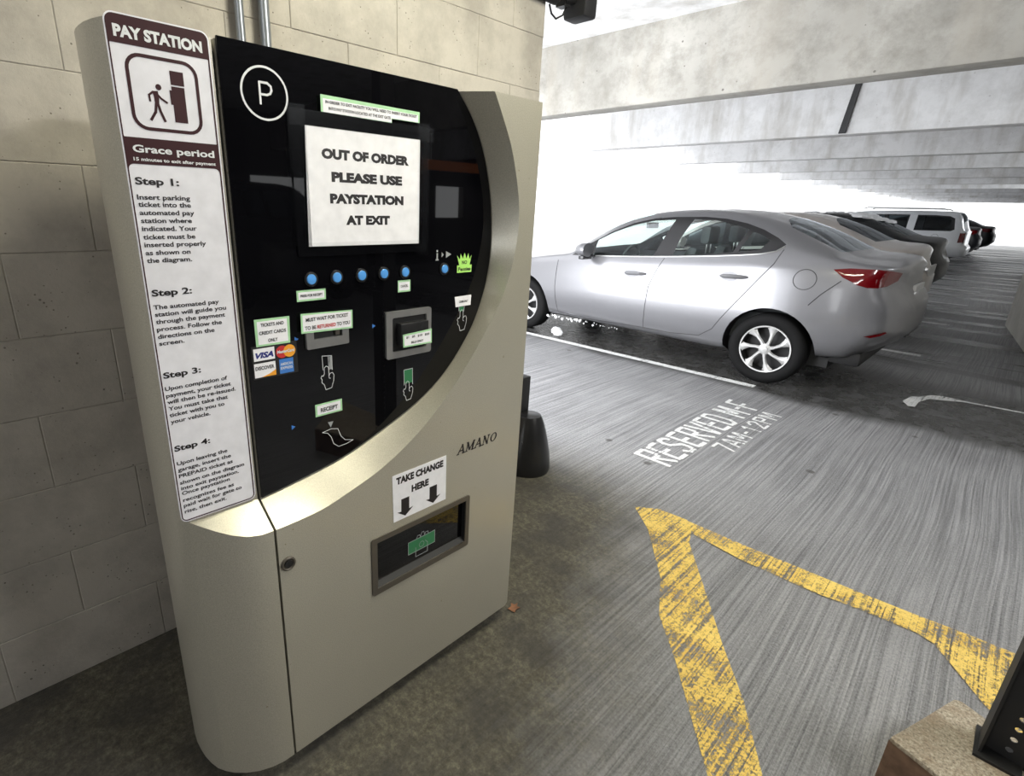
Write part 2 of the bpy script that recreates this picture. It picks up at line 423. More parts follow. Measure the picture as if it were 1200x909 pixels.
M['seam'] = plain('panel gap', (0.03, 0.03, 0.032), 0.7)
M['leaf'] = plain('dry leaf', (0.22, 0.10, 0.05), 0.8, var=0.4)
M['silver'] = mat_paint('silver car paint', (0.21, 0.21, 0.225), 0.5, 0.3)
M['beige'] = mat_paint('pale champagne car paint', (0.60, 0.55, 0.52))
M['dark'] = mat_paint('black car paint', (0.008, 0.009, 0.011), 0.0, 0.45, 0.05, 0.15)
M['suvpaint'] = mat_paint('light silver car paint', (0.68, 0.70, 0.73))
M['plate'] = plain('number plate', (0.6, 0.6, 0.6), 0.4)
M['orangepaint'] = plain('orange painted steel', (0.75, 0.2, 0.03), 0.5)
def tint(o, *a, **k): return tag(o, *a, **k)

# ------------------------------------------------------------------ setting
fl = MB().box((-5.9, -6, -0.3), (9, 48, 0)).build('floor', M['floor']); tag(fl, 'grey broomed concrete garage floor', kind='structure')
sn = MB().box((-40, -20, -0.5), (-5.9, 90, -0.12)).build('ground', M['snow']); tag(sn, 'snow covered ground outside the open garage side', kind='structure')
sn = MB().box((-5.9, 48, -0.5), (40, 90, -0.12)).build('ground', M['snow']); tag(sn, 'snow covered ground beyond the far end', kind='structure')
ce = MB().box((-5.7, -6, 3.1), (9, 46, 3.4)).build('ceiling', M['slab']); tag(ce, 'white painted concrete deck soffit', kind='structure')
for i in range(13):
    y = 5.07 + 3.3*i
    b = MB()
    pr = [(y, 2.44), (y+0.24, 2.44), (y+0.30, 3.12), (y-0.03, 3.12)]
    b.add([(-5.7, *p) for p in pr] + [(9, *p) for p in pr], [[0,3,2,1],[4,5,6,7],[0,1,5,4],[1,2,6,5],[2,3,7,6],[3,0,4,7]])
    bo = b.build('ceiling_beam', M['beam'] if i == 0 else M['slab'], ce, bevel=0.012)
b = MB().add([(-2.03, 8.325, 2.45), (-1.96, 8.325, 2.45), (-1.90, 8.315, 3.05), (-1.96, 8.315, 3.05), (-2.03, 8.36, 2.45), (-1.96, 8.36, 2.45), (-1.90, 8.35, 3.05), (-1.96, 8.35, 3.05)],
             [[0,1,2,3],[7,6,5,4],[0,4,5,1],[1,5,6,2],[2,6,7,3],[3,7,4,0]])
j = b.build('joint_filler', plain('dark joint sealant', (0.05, 0.05, 0.052), 0.8), ce); j['label'] = 'dark vertical joint in the second ceiling beam'
# block wall with separate blocks
wl = MB().box((-2.0, -6, 0), (-1.7775, 2.165, 3.1)).build('wall_left', M['joint']); tag(wl, 'painted concrete block wall behind the pay station', kind='structure')
def block_mesh(w):
    m = MB().box((0, 0, 0), (0.012, w-0.0016, 0.2206)); me = mesh('concrete_block', m.v, m.f)
    bm = bmesh.new(); bm.from_mesh(me); bmesh.ops.bevel(bm, geom=[e for e in bm.edges if all(v.co.x > 0.006 for v in e.verts)], offset=0.0018, segments=1, affect='EDGES')
    bm.to_mesh(me); bm.free(); me.materials.append(M['block']); return me
bmeshes = {}
for r in range(14):
    z = 0.222*r; off = 0.288 if r % 2 == 0 else 0.08
    y = off - 0.418*5
    while y < 2.17:
        y1 = min(y+0.418, 2.172); w = round(y1-y, 3)
        if w > 0.03:
            if w not in bmeshes: bmeshes[w] = block_mesh(w)
            o = bpy.data.objects.new('concrete_block', bmeshes[w]); COL.objects.link(o); o.parent = wl
            o.location = (-1.787 + random.uniform(-0.0008, 0.0008), y+0.0008, z+0.0007)
        y += 0.418
# end of wall
MB().box((-2.0, 2.165, 0), (-1.779, 2.172, 3.1)).build('wall_end', M['block'], wl)
# opposite wall, added dark to keep the panel reflection black, and the wall behind the camera (seen only in reflections)
wr = MB()
for a, b_ in ((-6, 1.2), (2.2, 4.6), (6.6, 9.5), (10.5, 48)): wr.box((8.8, a, 0), (9, b_, 3.1))
wr.box((8.8, -6, 0), (9, 48, 1.15)).box((8.8, -6, 1.95), (9, 48, 3.1))
wr = wr.build('wall_right', plain('darkened unseen wall', (0.07, 0.065, 0.06), 0.8)); tag(wr, 'garage wall across the aisle, out of view, darkened for the panel reflection', kind='structure')
wb = MB().box((-2, -6.2, 0), (9, -6, 3.1)).build('wall_back', M['wallc']); tag(wb, 'concrete wall behind the viewer', kind='structure')
# ramp wall at the right edge
pl = [(-0.11, 24.0), (-0.05, 11.3), (0.19, 9.13), (0.9, 5.4), (1.2, 5.4), (1.2, 24.0)]
rw = MB().slab(pl, 1.9, FR((0, 0, 0), (1, 0, 0), (0, 1, 0))).build('wall_ramp', M['wallc'], fix=True); tag(rw, 'grey concrete ramp wall at the right edge', kind='structure')

# ------------------------------------------------------------------ floor markings
FZ = FR((0, 0, 0), (1, 0, 0), (0, 1, 0))
y1 = [(-1.10, 2.36), (-0.95, 2.22), (-0.74, 1.93), (-0.64, 1.72), (-0.50, 1.56), (-0.37, 1.39), (-0.20, 1.17), (0.02, 0.86), (0.16, 0.86),
      (-0.02, 1.12), (-0.15, 1.35), (-0.28, 1.57), (-0.42, 1.76), (-0.57, 1.98), (-0.77, 2.27), (-0.80, 2.36), (-0.86, 2.45), (-1.0, 2.44)]
o = MB().slab(y1, 0.0, FZ, z0=0.003).build('yellow_stripe', M['yellow']); tag(o, 'worn yellow painted stripe running from the apex toward the bottom edge', 'floor marking')
y2 = [(-0.9, 2.44), (-0.6, 2.445), (-0.38, 2.46), (-0.19, 2.47), (0.04, 2.49), (0.2, 2.51), (0.5, 2.53), (0.5, 2.02), (0.30, 2.08), (0.24, 2.15), (0.17, 2.25),
      (0.10, 2.35), (0.05, 2.37), (-0.12, 2.355), (-0.26, 2.33), (-0.38, 2.325), (-0.56, 2.32), (-0.78, 2.35)]
o = MB().slab(y2, 0.0, FZ, z0=0.005).build('yellow_stripe', M['yellow']); tag(o, 'worn yellow painted stripe widening toward the kerb at the right edge', 'floor marking')
o = MB().slab([(-5.2, 4.93), (-1.42, 5.0), (-1.42, 5.09), (-5.2, 5.03)], 0.0, FZ, z0=0.003).build('stall_line', M['wline']); tag(o, 'white stall line beside the silver sedan', 'floor marking')
for i, yy in enumerate((7.75, 10.45, 13.2, 16.0, 18.8)):
    o = MB().box((-4.9, yy, 0.002), (-0.6, yy+0.09, 0.0035)).build('stall_line', M['wline'])
    tag(o, ['white stall line between silver sedan and champagne sedan', 'white stall line behind the champagne sedan', 'white stall line behind the black snowy sedan',
            'fourth white stall line toward the silver SUV', 'white stall line just in front of the silver SUV'][i], 'floor marking', 'white stall lines')
STF = {  # stencil strokes on a 1 x 1 cell
 'R': [[(0,0),(0,1)],[(0.22,1),(0.85,1)],[(0.9,0.9),(0.9,0.6)],[(0.22,0.5),(0.8,0.5)],[(0.4,0.42),(0.95,0)]],
 'E': [[(0,0),(0,1)],[(0.22,1),(0.9,1)],[(0.22,0.5),(0.75,0.5)],[(0.22,0),(0.9,0)]],
 'S': [[(0.9,0.85),(0.7,1),(0.2,1),(0,0.8),(0.1,0.6),(0.85,0.42),(0.9,0.2),(0.7,0),(0.2,0),(0,0.15)]],
 'V': [[(0,1),(0.42,0)],[(0.55,0),(0.95,1)]],
 'D': [[(0,0),(0,1)],[(0.22,1),(0.6,1),(0.9,0.8),(0.9,0.2),(0.6,0),(0.22,0)]],
 'M': [[(0,0),(0,1)],[(0.12,1),(0.45,0.3)],[(0.55,0.3),(0.88,1)],[(1,0),(1,1)]],
 '-': [[(0.15,0.5),(0.85,0.5)]],
 'F': [[(0,0),(0,1)],[(0.22,1),(0.9,1)],[(0.22,0.5),(0.75,0.5)]],
 '7': [[(0,1),(0.9,1),(0.35,0)]], 'A': [[(0,0),(0.4,1)],[(0.55,1),(0.95,0)],[(0.25,0.3),(0.7,0.3)]],
 '1': [[(0.2,0.8),(0.5,1),(0.5,0)]], '2': [[(0,0.8),(0.2,1),(0.7,1),(0.9,0.75),(0,0),(0.9,0)]],
 'P': [[(0,0),(0,1)],[(0.2,1),(0.8,1),(0.9,0.75),(0.8,0.5),(0.2,0.5)]], ' ': []}
def stencil(txt, x_top, x_bot, ya, yb, sw, label):
    root = empty('stencil_lettering', ((x_top+x_bot)/2, ya, 0)); tag(root, label, 'floor marking'); n = len(txt); ws = [{' ': 0.4, '-': 0.6, 'M': 1.15}.get(c, 1.0) for c in txt]
    gap = 0.28; tot = sum(ws) + gap*(n-1); k = (yb-ya)/tot; y = ya; H = x_bot - x_top
    for c, w in zip(txt, ws):
        mb = MB()
        for st in STF[c]:
            P = [(x_bot - p[1]*H, y + p[0]*w*k*0.9) for p in st]
            for q in stroke(P, sw): mb.slab(q, 0.0, FZ, z0=0.003 + 0.00001*random.random())
        if mb.v: mb.build('stencil_letter', M['wline'], root)
        y += (w+gap)*k
stencil('RESERVED M-F', -1.42, -1.20, 2.95, 4.52, 0.030, 'white stencilled RESERVED M-F painted on the floor')
stencil('7AM-12PM', -1.14, -1.02, 3.45, 4.42, 0.019, 'white stencilled 7AM-12PM line under the larger wording')
SPILL = [(-.46, 5.66), (-.405, 5.54), (-.364, 5.56), (-.362, 5.74), (-.31, 5.93), (-.24, 5.96), (-.10, 6.06), (.6, 6.12), (.6, 6.16), (-.10, 6.10), (-.25, 6.12), (-.32, 6.06), (-.38, 5.92), (-.43, 5.88)]
o = MB().slab(SPILL, 0.0, FZ, z0=0.003).build('paint_spill', M['wline']); tag(o, 'thin white paint spill trailing right on the wet dark floor behind the sedan', 'paint spill')

# ------------------------------------------------------------------ pay station
XF, XP = -1.031, -1.109          # outer front plane, recessed plane
ZT, ZB = 1.757, 0.05
PS = empty('pay_station', (-1.2, 0.78, 0.0)); tag(PS, 'champagne pay station with black curved display panel beside the block wall', 'pay station')
colc = [(-1.031, .413), (-1.0312, .385), (-1.0375, .355), (-1.050, .325), (-1.068, .297), (-1.090, .273), (XP, .258), (-1.130, .2455), (-1.155, .2375), (-1.182, .232),
        (-1.21, .2295), (-1.24, .229), (-1.27, .232), (-1.285, .245)]
zr = [.758, .7585, .764, .775, .789, .801, .808]
def column():
    m = MB()
    # lower shell
    for i in range(6):
        (xa, ya), (xb, yb) = colc[i], colc[i+1]
        m.add([(xa, ya, ZB), (xb, yb, ZB), (xb, yb, zr[i+1]), (xa, ya, zr[i])], [[0, 3, 2, 1]])
        zi = lambda k: .812 - .018*(.413-0.258-(colc[k][1]-.258))/.155*0
        # lip from ridge to recess plane
        m.add([(xa, ya, zr[i]), (xb, yb, zr[i+1]), (XP, yb, .806 if i < 5 else .808), (XP, ya, .806)], [[0, 3, 2, 1]])
        m.add([(XP, ya, .806), (XP, yb, .806 if i < 5 else .808), (XP, yb, ZT), (XP, ya, ZT)], [[0, 3, 2, 1]])
    for i in range(6, len(colc)-1):
        (xa, ya), (xb, yb) = colc[i], colc[i+1]
        z0 = .808 if i == 6 else ZT
        m.add([(xa, ya, ZB), (xb, yb, ZB), (xb, yb, ZT), (xa, ya, ZT)], [[0, 3, 2, 1]])
    # top, bottom and inner side
    lo = [(x, y, ZB) for x, y in colc] + [(-1.285, .413, ZB)]
    m.add(lo, [list(range(len(lo)))])
    hi = [(XP, .413, ZT)] + [(x, y, ZT) for x, y in colc[6:]] + [(-1.285, .413, ZT)]
    m.add(hi, [list(range(len(hi)))[::-1]])
    m.add([(-1.285, .245, ZB), (-1.285, .413, ZB), (-1.285, .413, ZT), (-1.285, .245, ZT)], [[0, 3, 2, 1]])
    sd = [(XF, .413, ZB), (XF, .413, .758), (XP, .413, .806), (XP, .413, ZT), (-1.285, .413, ZT), (-1.285, .413, ZB)]
    m.add(sd, [list(range(6))])
    return m
def refine_column():
    bm_o = column().build('side_column', M['enamel'], PS, fix=True)
    me = bm_o.data
    for p in me.polygons: p.use_smooth = True
    me.set_sharp_from_angle(angle=math.radians(24))
    return bm_o
sc_ = refine_column()
# door
def smooth_curve(pts, n):
    out = []
    P = [Vector(p) for p in pts]
    for i in range(len(P)-1):
        p0 = P[max(i-1, 0)]; p1 = P[i]; p2 = P[i+1]; p3 = P[min(i+2, len(P)-1)]
        for k in range(n):
            t = k/n
            out.append(0.5*((2*p1) + (p2-p0)*t + (2*p0-5*p1+4*p2-p3)*t*t + (3*p1-p0-3*p2+p3)*t**3))
    out.append(P[-1]); return out
ridge = smooth_curve([(.419, .757), (.531, .762), (.617, .783), (.723, .818), (.839, .882), (.950, .972), (1.061, 1.095), (1.158, 1.235), (1.203, 1.375), (1.203, 1.490), (1.165, 1.617), (1.122, 1.696), (1.083, ZT)], 5)
inner_raw = [(.384, .851), (.461, .863), (.597, .887), (.725, .931), (.838, .98), (.929, 1.042), (1.007, 1.128), (1.053, 1.208), (1.082, 1.301), (1.089, 1.394), (1.078, 1.505), (1.046, 1.608), (1.002, 1.683), (.951, 1.737)]
kk = 1.109/1.031
inner_c = [(y*kk, 1.48 + (z-1.48)*kk) for y, z in inner_raw]
inner_c[0] = (.419, .806); inner_c[-1] = (1.022, ZT)
inner = smooth_curve(inner_c, 5)
def resample(P, n):
    L = [0]
    for a, b in zip(P, P[1:]): L.append(L[-1] + (b-a).length)
    out = []; j = 0
    for i in range(n):
        t = L[-1]*i/(n-1)
        while j < len(L)-2 and L[j+1] < t: j += 1
        f = (t-L[j])/max(L[j+1]-L[j], 1e-9); out.append(P[j].lerp(P[j+1], f))
    return out
NR = 64
ridge = resample(ridge, NR); inner = resample(inner, NR)
YR = 1.277
FX = FR((0, 0, 0), (0, 1, 0), (0, 0, 1))     # u=Y, v=Z, n=X
SLOT = rrect(.676, .424, 1.049, .610, .008, 3)
def door():
    m = MB()
    front = [(.419, ZB)] + [(YR-.012, ZB), (YR, ZB+.012), (YR, ZT)] + [(p.x, p.y) for p in reversed(ridge)]
    Fm = FR((XF, 0, 0), (0, 1, 0), (0, 0, 1))
    m.slab(front, 0, Fm, holes=[SLOT])
    v = []; f = []
    for a, b in zip(ridge, inner): v += [(XF, a.x, a.y), ((XF+XP)/2-.004, (a.x+b.x)/2, (a.y+b.y)/2), (XP, b.x, b.y)]
    for i in range(NR-1):
        f += [[3*i, 3*i+3, 3*i+4, 3*i+1], [3*i+1, 3*i+4, 3*i+5, 3*i+2]]
    m.add(v, f)
    # recessed back plane behind the black panel
    back = [(p.x, p.y) for p in inner] + [(.419, ZT)]
    m.slab(back, 0, FR((XP, 0, 0), (0, 1, 0), (0, 0, 1)))
    # edges: left, bottom, right, top, back
    XB = -1.285
    m.add([(XF, .419, ZB), (XF, .419, .757), (XP, .419, .806), (XP, .419, ZT), (XB, .419, ZT), (XB, .419, ZB)], [[0, 1, 2, 3, 4, 5]])
    m.add([(XF, .419, ZB), (XF, YR-.012, ZB), (XF, YR, ZB+.012), (XB, YR, ZB), (XB, .419, ZB)], [[0, 1, 2, 3, 4]])
    m.add([(XF, YR, ZB+.012), (XF, YR, ZT), (XB, YR, ZT), (XB, YR, ZB)], [[3, 2, 1, 0]])
    top = [(XP, .419, ZT), (XP, inner[-1].x, ZT), (XF, ridge[-1].x, ZT), (XF, YR, ZT), (XB, YR, ZT), (XB, .419, ZT)]
    m.add(top, [list(range(6))])
    m.add([(XB, .419, ZB), (XB, YR, ZB), (XB, YR, ZT), (XB, .419, ZT)], [[0, 1, 2, 3]])
    return m
dr = door().build('front_door', M['enamel'], PS)
for p in dr.data.polygons: p.use_smooth = True
dr.data.set_sharp_from_angle(angle=math.radians(24))
MB().box((-1.26, .4125, ZB+.02), (-1.12, .4195, ZT-.02)).build('door_seam', M['mblack'], PS)
MB().box((-1.60, .32, 0.05), (-1.285, 1.22, 1.72)).build('rear_housing', M['enamel'], PS, bevel=.006)
MB().box((-1.55, .34, 0.0), (-1.12, 1.2, 0.055)).build('plinth', M['mblack'], PS)
# black glossy panel
pan = [(p.x, p.y) for p in inner]
pan2 = [(.421, .808)] + [(p.x - .002, p.y + .002) for p in inner[1:-1]] + [(1.020, ZT+.004), (.421, ZT+.004)]
PN = MB().slab(pan2, .006, FR((XP, 0, 0), (0, 1, 0), (0, 0, 1)), z0=.0005).build('display_panel', M['gloss'], PS)
PN['label'] = 'glossy black curved front panel'
XS = XP + .0066          # panel surface
def FP(x): return FR((x, 0, 0), (0, 1, 0), (0, 0, 1))
def rect(a, b, c, d): return [(a, b), (c, b), (c, d), (a, d)]
def on_px(px, py, X):
    """point where the sight line of a measured spot meets the plane x = X"""
    w = RX*((px-PPX)/FPX) + RD*((py-PPY)/FPX) + RF; t = X/w.x; return (w.y*t, CAMZ + w.z*t)
def piece(name, outl, t, mat, parent, x0, holes=(), label=None):
    o = MB().slab(outl, t, FP(x0), holes=holes).build(name, mat, parent)
    if label: o['label'] = label
    return o
# ---- instruction sign (three depth levels of print)
XG = XP + .0005
SG = piece('instruction_sign', rrect(.2445, .812, .408, 1.763, .014), .0035, M['white'], PS, XG, label='white film instruction sign with maroon heading and four steps')
xs = XG + .0036
bd = MB(); 
bd.slab(rrect(.2465, .8145, .4055, 1.7605, .012), .0004, FP(xs), holes=[rrect(.2485, .8170, .4030, 1.5340, .009, 4), rrect(.2485, 1.577, .4030, 1.7185, .001, 1)])
bd.build('border_and_bands', M['maroon'], SG)
mb = MB()
T = lambda s, x, y, w, cap, bold=.03, mbx=None: put_text(mbx or mb, s, FP(xs+.0008), x, y, w, cap, bold)
for s_, x_, y_, w_, c_, b_ in (('PAY STATION', .256, 1.7285, .1385, .0185, .05), ('Grace period', .259, 1.5535, .137, .0125, .028), ('15 minutes to exit after payment', .258, 1.5395, .139, .0058, .03)):
    mb = MB(); put_text(mb, s_, FP(xs+.0008), x_, y_, w_, c_, b_); mb.build('text_line', M['print'], SG)
mb = MB()
mb.slab(rrect(.266, 1.590, .3815, 1.7085, .024, 6), .0004, FP(xs), holes=[rrect(.2715, 1.5955, .376, 1.703, .019, 6)])
# walking figure and pay station of the pictogram
mb.slab(circ(.3135, 1.661, .0048, 14), .0004, FP(xs))
mb.slab([(.302, 1.654), (.3115, 1.6545), (.3125, 1.647), (.3115, 1.6325), (.305, 1.6325), (.3045, 1.645)], .0004, FP(xs))
for q in (stroke([(.308, 1.652), (.3155, 1.6435), (.3245, 1.638)], .0032) + stroke([(.303, 1.652), (.297, 1.647), (.2975, 1.638)], .0032)
          + stroke([(.3095, 1.634), (.312, 1.623), (.3175, 1.608)], .0042) + stroke([(.3065, 1.634), (.304, 1.621), (.2955, 1.608)], .0042)): mb.slab(q, .0004, FP(xs+random.random()*1e-4))
mb.slab(rect(.3345, 1.668, .3565, 1.690), .0004, FP(xs)); mb.slab([(.3345, 1.608), (.356, 1.608), (.356, 1.6655), (.3345, 1.6655), (.3345, 1.659), (.331, 1.659), (.331, 1.636), (.3345, 1.636)], .0004, FP(xs))
mb.build('pictogram', M['maroon'], SG)
mb = MB()
a2 = lambda x, y: (100+x/3.496, 180+y/3.496); a3 = lambda x, y: (130+x/3.496, 400+y/3.496)
LN = [('Step 1:', a2(205,124), a2(385,133), 1), ('Insert parking', a2(213,187), a2(430,192), 0), ('ticket into the', a2(218,218), a2(433,219), 0), ('automated pay', a2(223,252), a2(447,251), 0),
 ('station where', a2(229,284), a2(437,283), 0), ('indicated. Your', a2(233,316), a2(458,315), 0), ('ticket must be', a2(238,350), a2(452,348), 0), ('inserted properly', a2(243,384), a2(495,375), 0),
 ('as shown on', a2(248,415), a2(432,410), 0), ('the diagram.', a2(253,447), a2(438,440), 0),
 ('Step 2:', a2(273,583), a2(438,573), 1), ('The automated pay', a2(280,638), a2(548,614), 0), ('station will guide you', a2(286,668), a2(577,638), 0), ('through the payment', a2(290,698), a2(573,666), 0),
 ('process. Follow the', a2(294,728), a2(560,697), 0), ('directions on the', a2(298,757), a2(530,730), 0), ('screen.', a2(303,785), a2(407,775), 0),
 ('Step 3:', a3(215,148), a3(370,130), 1), ('Upon completion of', a3(222,200), a3(477,158), 0), ('payment, your ticket', a3(226,228), a3(492,182), 0), ('will then be re-issued.', a3(231,254), a3(512,203), 0),
 ('You must take that', a3(236,280), a3(480,236), 0), ('ticket with you to', a3(240,306), a3(466,265), 0), ('your vehicle.', a3(245,334), a3(408,304), 0),
 ('Step 4:', a3(260,445), a3(408,420), 1), ('Upon leaving the', a3(270,502), a3(478,458), 0), ('garage, insert the', a3(274,526), a3(493,480), 0), ('PREPAID ticket as', a3(278,552), a3(500,503), 0),
 ('shown on the diagram', a3(282,577), a3(547,517), 0), ('into exit paystation.', a3(287,603), a3(525,543), 0), ('Once paystation', a3(291,625), a3(488,573), 0), ('recognizes fee as', a3(295,650), a3(505,597), 0),
 ('paid wait for gate to', a3(298,674), a3(537,607), 0), ('rise, then exit.', a3(302,698), a3(475,652), 0)]
for s, p, q, big in LN:
    ya, za = on_px(*p, xs); yb, zb = on_px(*q, xs)
    lm_ = MB(); put_text(lm_, s, FP(xs+.0004), ya, (za+zb)/2, yb-ya, .0128 if big else .0088, .03 if big else .022)
    lm_.build('step_heading' if big else 'text_line', M['ink'], SG)
# ---- parking roundel
mb = MB(); mb.slab(circ(.505, 1.678, .0485, 48), .0003, FP(XS), holes=[circ(.505, 1.678, .0445, 48)])
for q in stroke([(.495, 1.659), (.495, 1.697), (.511, 1.697), (.518, 1.692), (.519, 1.685), (.516, 1.679), (.509, 1.676), (.495, 1.676)], .0042): mb.slab(q, .0003, FP(XS+random.random()*1e-4))
mb.build('parking_roundel', M['print'], PN)
# ---- screen bezel, cover plastic, paper
def label(name, outl, mat, x0, lines, ink='ink', text=None, t=.0008, inner=None, imat='paper'):
    o = MB().slab(outl, t, FP(x0)).build(name, M[mat], PS)
    if text: o['label'] = text
    x1 = x0 + t
    if inner: MB().slab(inner, .0002, FP(x1)).build('white_field', M[imat], o); x1 += .0003
    for (s, x, y, w, cap, bold, al) in lines:
        mb = MB(); put_text(mb, s, FP(x1+.0002), x, y, w, cap, bold, al); mb.build('text_line', M[ink], o)
    return o
bz = MB().slab(rrect(.552, 1.362, .918, 1.660, .006), .004, FP(XS), holes=[rrect(.566, 1.376, .906, 1.645, .003)]).build('screen_bezel', M['gloss'], PS)
MB().slab(rect(.566, 1.376, .906, 1.645), .001, FP(XS)).build('screen', M['gloss'], PS)
for i, r_ in enumerate((rect(.545, 1.385, .585, 1.668), rect(.886, 1.352, .922, 1.668), rect(.548, 1.628, .935, 1.660), rect(.556, 1.362, .915, 1.392))):
    MB().slab(r_, .0003, FP(XS+.0068+.0006*i)).build('clear_tape', M['tape'], PS)
mb = MB().slab([(.577, 1.384), (.890, 1.383), (.892, 1.630), (.583, 1.630)], .0006, FP(XS+.0062)).build('out_of_order_notice', M['paper'], PS)
mb['label'] = 'white paper notice reading out of order'
t_ = MB()
for s, x0, x1, y in (('OUT OF ORDER', .619, .857, 1.570), ('PLEASE USE', .641, .836, 1.5235), ('PAYSTATION', .635, .840, 1.478), ('AT EXIT', .674, .798, 1.4315)):
    t_ = MB(); put_text(t_, s, FP(XS+.0071), x0, y, x1-x0, .0215, .065); t_.build('text_line', M['ink'], mb)
label('exit_facility_label', [(.622, 1.660), (.806, 1.658), (.806, 1.667), (.889, 1.667), (.889, 1.691), (.622, 1.693)], 'mint', XS+.0075, [('IN ORDER TO EXIT FACILITY YOU WILL NEED TO INSERT YOUR TICKET', .633, 1.6775, .247, .006, .03, 'L'), ('INTO PAY STATION LOCATED AT THE EXIT GATE', .640, 1.6655, .162, .006, .03, 'L')],
      text='long mint green and white label above the notice', inner=[(.627, 1.660), (.805, 1.659), (.805, 1.668), (.884, 1.668), (.884, 1.684), (.627, 1.686)])
# ---- blue buttons
for k, y in enumerate((.580, .646, .715, .781, .848, .985)):
    b_ = MB().lathe([(.0165, 0), (.0165, .004), (.0125, .0045), (.0125, .002), (0, .002)], (XS, y, 1.3115), 'X', 24).build('button', M['black'], PS, smooth=True)
    MB().lathe([(.0118, .001), (.0118, .005), (.0105, .0065), (0, .007)], (XS, y, 1.3115), 'X', 24).build('button_cap', M['button'], b_, smooth=True)
    if k == 0: pass
label('press_label', rect(.543, 1.263, .616, 1.288), 'mint', XS, [('PRESS FOR RECEIPT', .5795, 1.2728, .056, .006, .03, 'C')], inner=rect(.547, 1.267, .612, 1.284), text='small label reading press for receipt')
label('cancel_label', rect(.826, 1.260, .867, 1.2905), 'mint', XS, [('CANCEL', .8465, 1.2725, .024, .0065, .03, 'C')], inner=rect(.829, 1.264, .864, 1.286), text='small square mint label under the fifth button')
label('tickets_label', [(.441, 1.174), (.520, 1.173), (.522, 1.234), (.441, 1.2345)], 'mint', XS, [('TICKETS AND', .481, 1.2175, .053, .0078, .03, 'C'), ('CREDIT CARDS', .4805, 1.2, .062, .0078, .03, 'C'), ('ONLY', .4795, 1.182, .022, .0078, .03, 'C')], inner=rect(.4465, 1.178, .5155, 1.2295), text='label reading tickets and credit cards only')
wl_ = label('wait_label', [(.544, 1.191), (.680, 1.187), (.681, 1.232), (.545, 1.237)], 'mint', XS+.009, [('MUST WAIT FOR TICKET', .6125, 1.2175, .112, .0088, .03, 'C'), ('TO BE', .5535, 1.1985, .028, .0088, .03, 'L'), ('TO YOU', .6365, 1.1985, .036, .0088, .03, 'L')], inner=[(.549, 1.195), (.676, 1.191), (.677, 1.229), (.549, 1.233)], text='label reading must wait for ticket to be returned to you')
r_ = MB(); put_text(r_, 'RETURNED', FP(XS+.0105), .5845, 1.1985, .049, .0088, .03); r_.build('red_lettering', M['red'], wl_)
label('receipt_label', rect(.572, .975, .647, 1.007), 'mint', XS, [('RECEIPT', .610, .985, .048, .011, .035, 'C')], inner=rect(.577, .979, .642, 1.003), text='label reading receipt')
label('coins_label', [(1.034, 1.199), (1.094, 1.200), (1.095, 1.230), (1.029, 1.229)], 'paper', XS, [('COINS ONLY', 1.0645, 1.2105, .036, .0065, .04, 'C')], text='small white torn label above the right hand pictogram')
crown = [(1.035, 1.297), (1.092, 1.297), (1.0925, 1.318), (1.084, 1.318), (1.091, 1.345), (1.082, 1.333), (1.078, 1.350), (1.071, 1.335), (1.063, 1.352), (1.056, 1.335), (1.048, 1.350), (1.045, 1.334), (1.034, 1.346), (1.043, 1.318), (1.035, 1.318)]
label('no_pennies_sticker', crown, 'lime', XS, [('NO', 1.063, 1.321, .02, .0105, .03, 'C'), ('Pennies', 1.0635, 1.302, .048, .011, .03, 'C')], text='lime green crown shaped sticker reading no pennies')
# ---- card emblems
bd = MB().slab(rect(.429, 1.100, .535, 1.176), .0005, FP(XS)).build('card_emblems', M['mblack'], PS); bd['label'] = 'sticker with four payment card emblems'
x1 = XS + .0006
e = piece('card_emblem', rect(.433, 1.142, .481, 1.170), .0002, M['paper'], bd, x1)
t_ = MB(); put_text(t_, 'VISA', FP(x1+.0004), .437, 1.1485, .041, .0135, .05, 'L', 1.0, .3); t_.build('emblem_letters', M['navy'], bd)
e = piece('card_emblem', circ(.4985, 1.1545, .0145), .0002, M['red'], bd, x1)
e = piece('card_emblem', circ(.5165, 1.1545, .0145), .00025, M['orange'], bd, x1+.0001)
t_ = MB(); put_text(t_, 'MasterCard', FP(x1+.0006), .4865, 1.152, .042, .0075, .045, 'L', 1.0, .15); t_.build('emblem_letters', M['print'], bd)
e = piece('card_emblem', rect(.432, 1.104, .481, 1.1365), .0002, M['paper'], bd, x1)
e = piece('card_emblem', [(.447, 1.104), (.481, 1.104), (.481, 1.117), (.466, 1.1095)], .0003, M['orange'], bd, x1+.0001)
t_ = MB(); put_text(t_, 'DISCOVER', FP(x1+.0005), .4345, 1.1215, .043, .0085, .03); t_.build('emblem_letters', M['ink'], bd)
e = piece('card_emblem', rect(.490, 1.1035, .524, 1.1375), .0002, M['blue'], bd, x1)
t_ = MB(); put_text(t_, 'AMERICAN', FP(x1+.0004), .4925, 1.1225, .029, .0065, .02); put_text(t_, 'EXPRESS', FP(x1+.0004), .4925, 1.113, .029, .0065, .02); t_.build('emblem_letters', M['print'], bd)
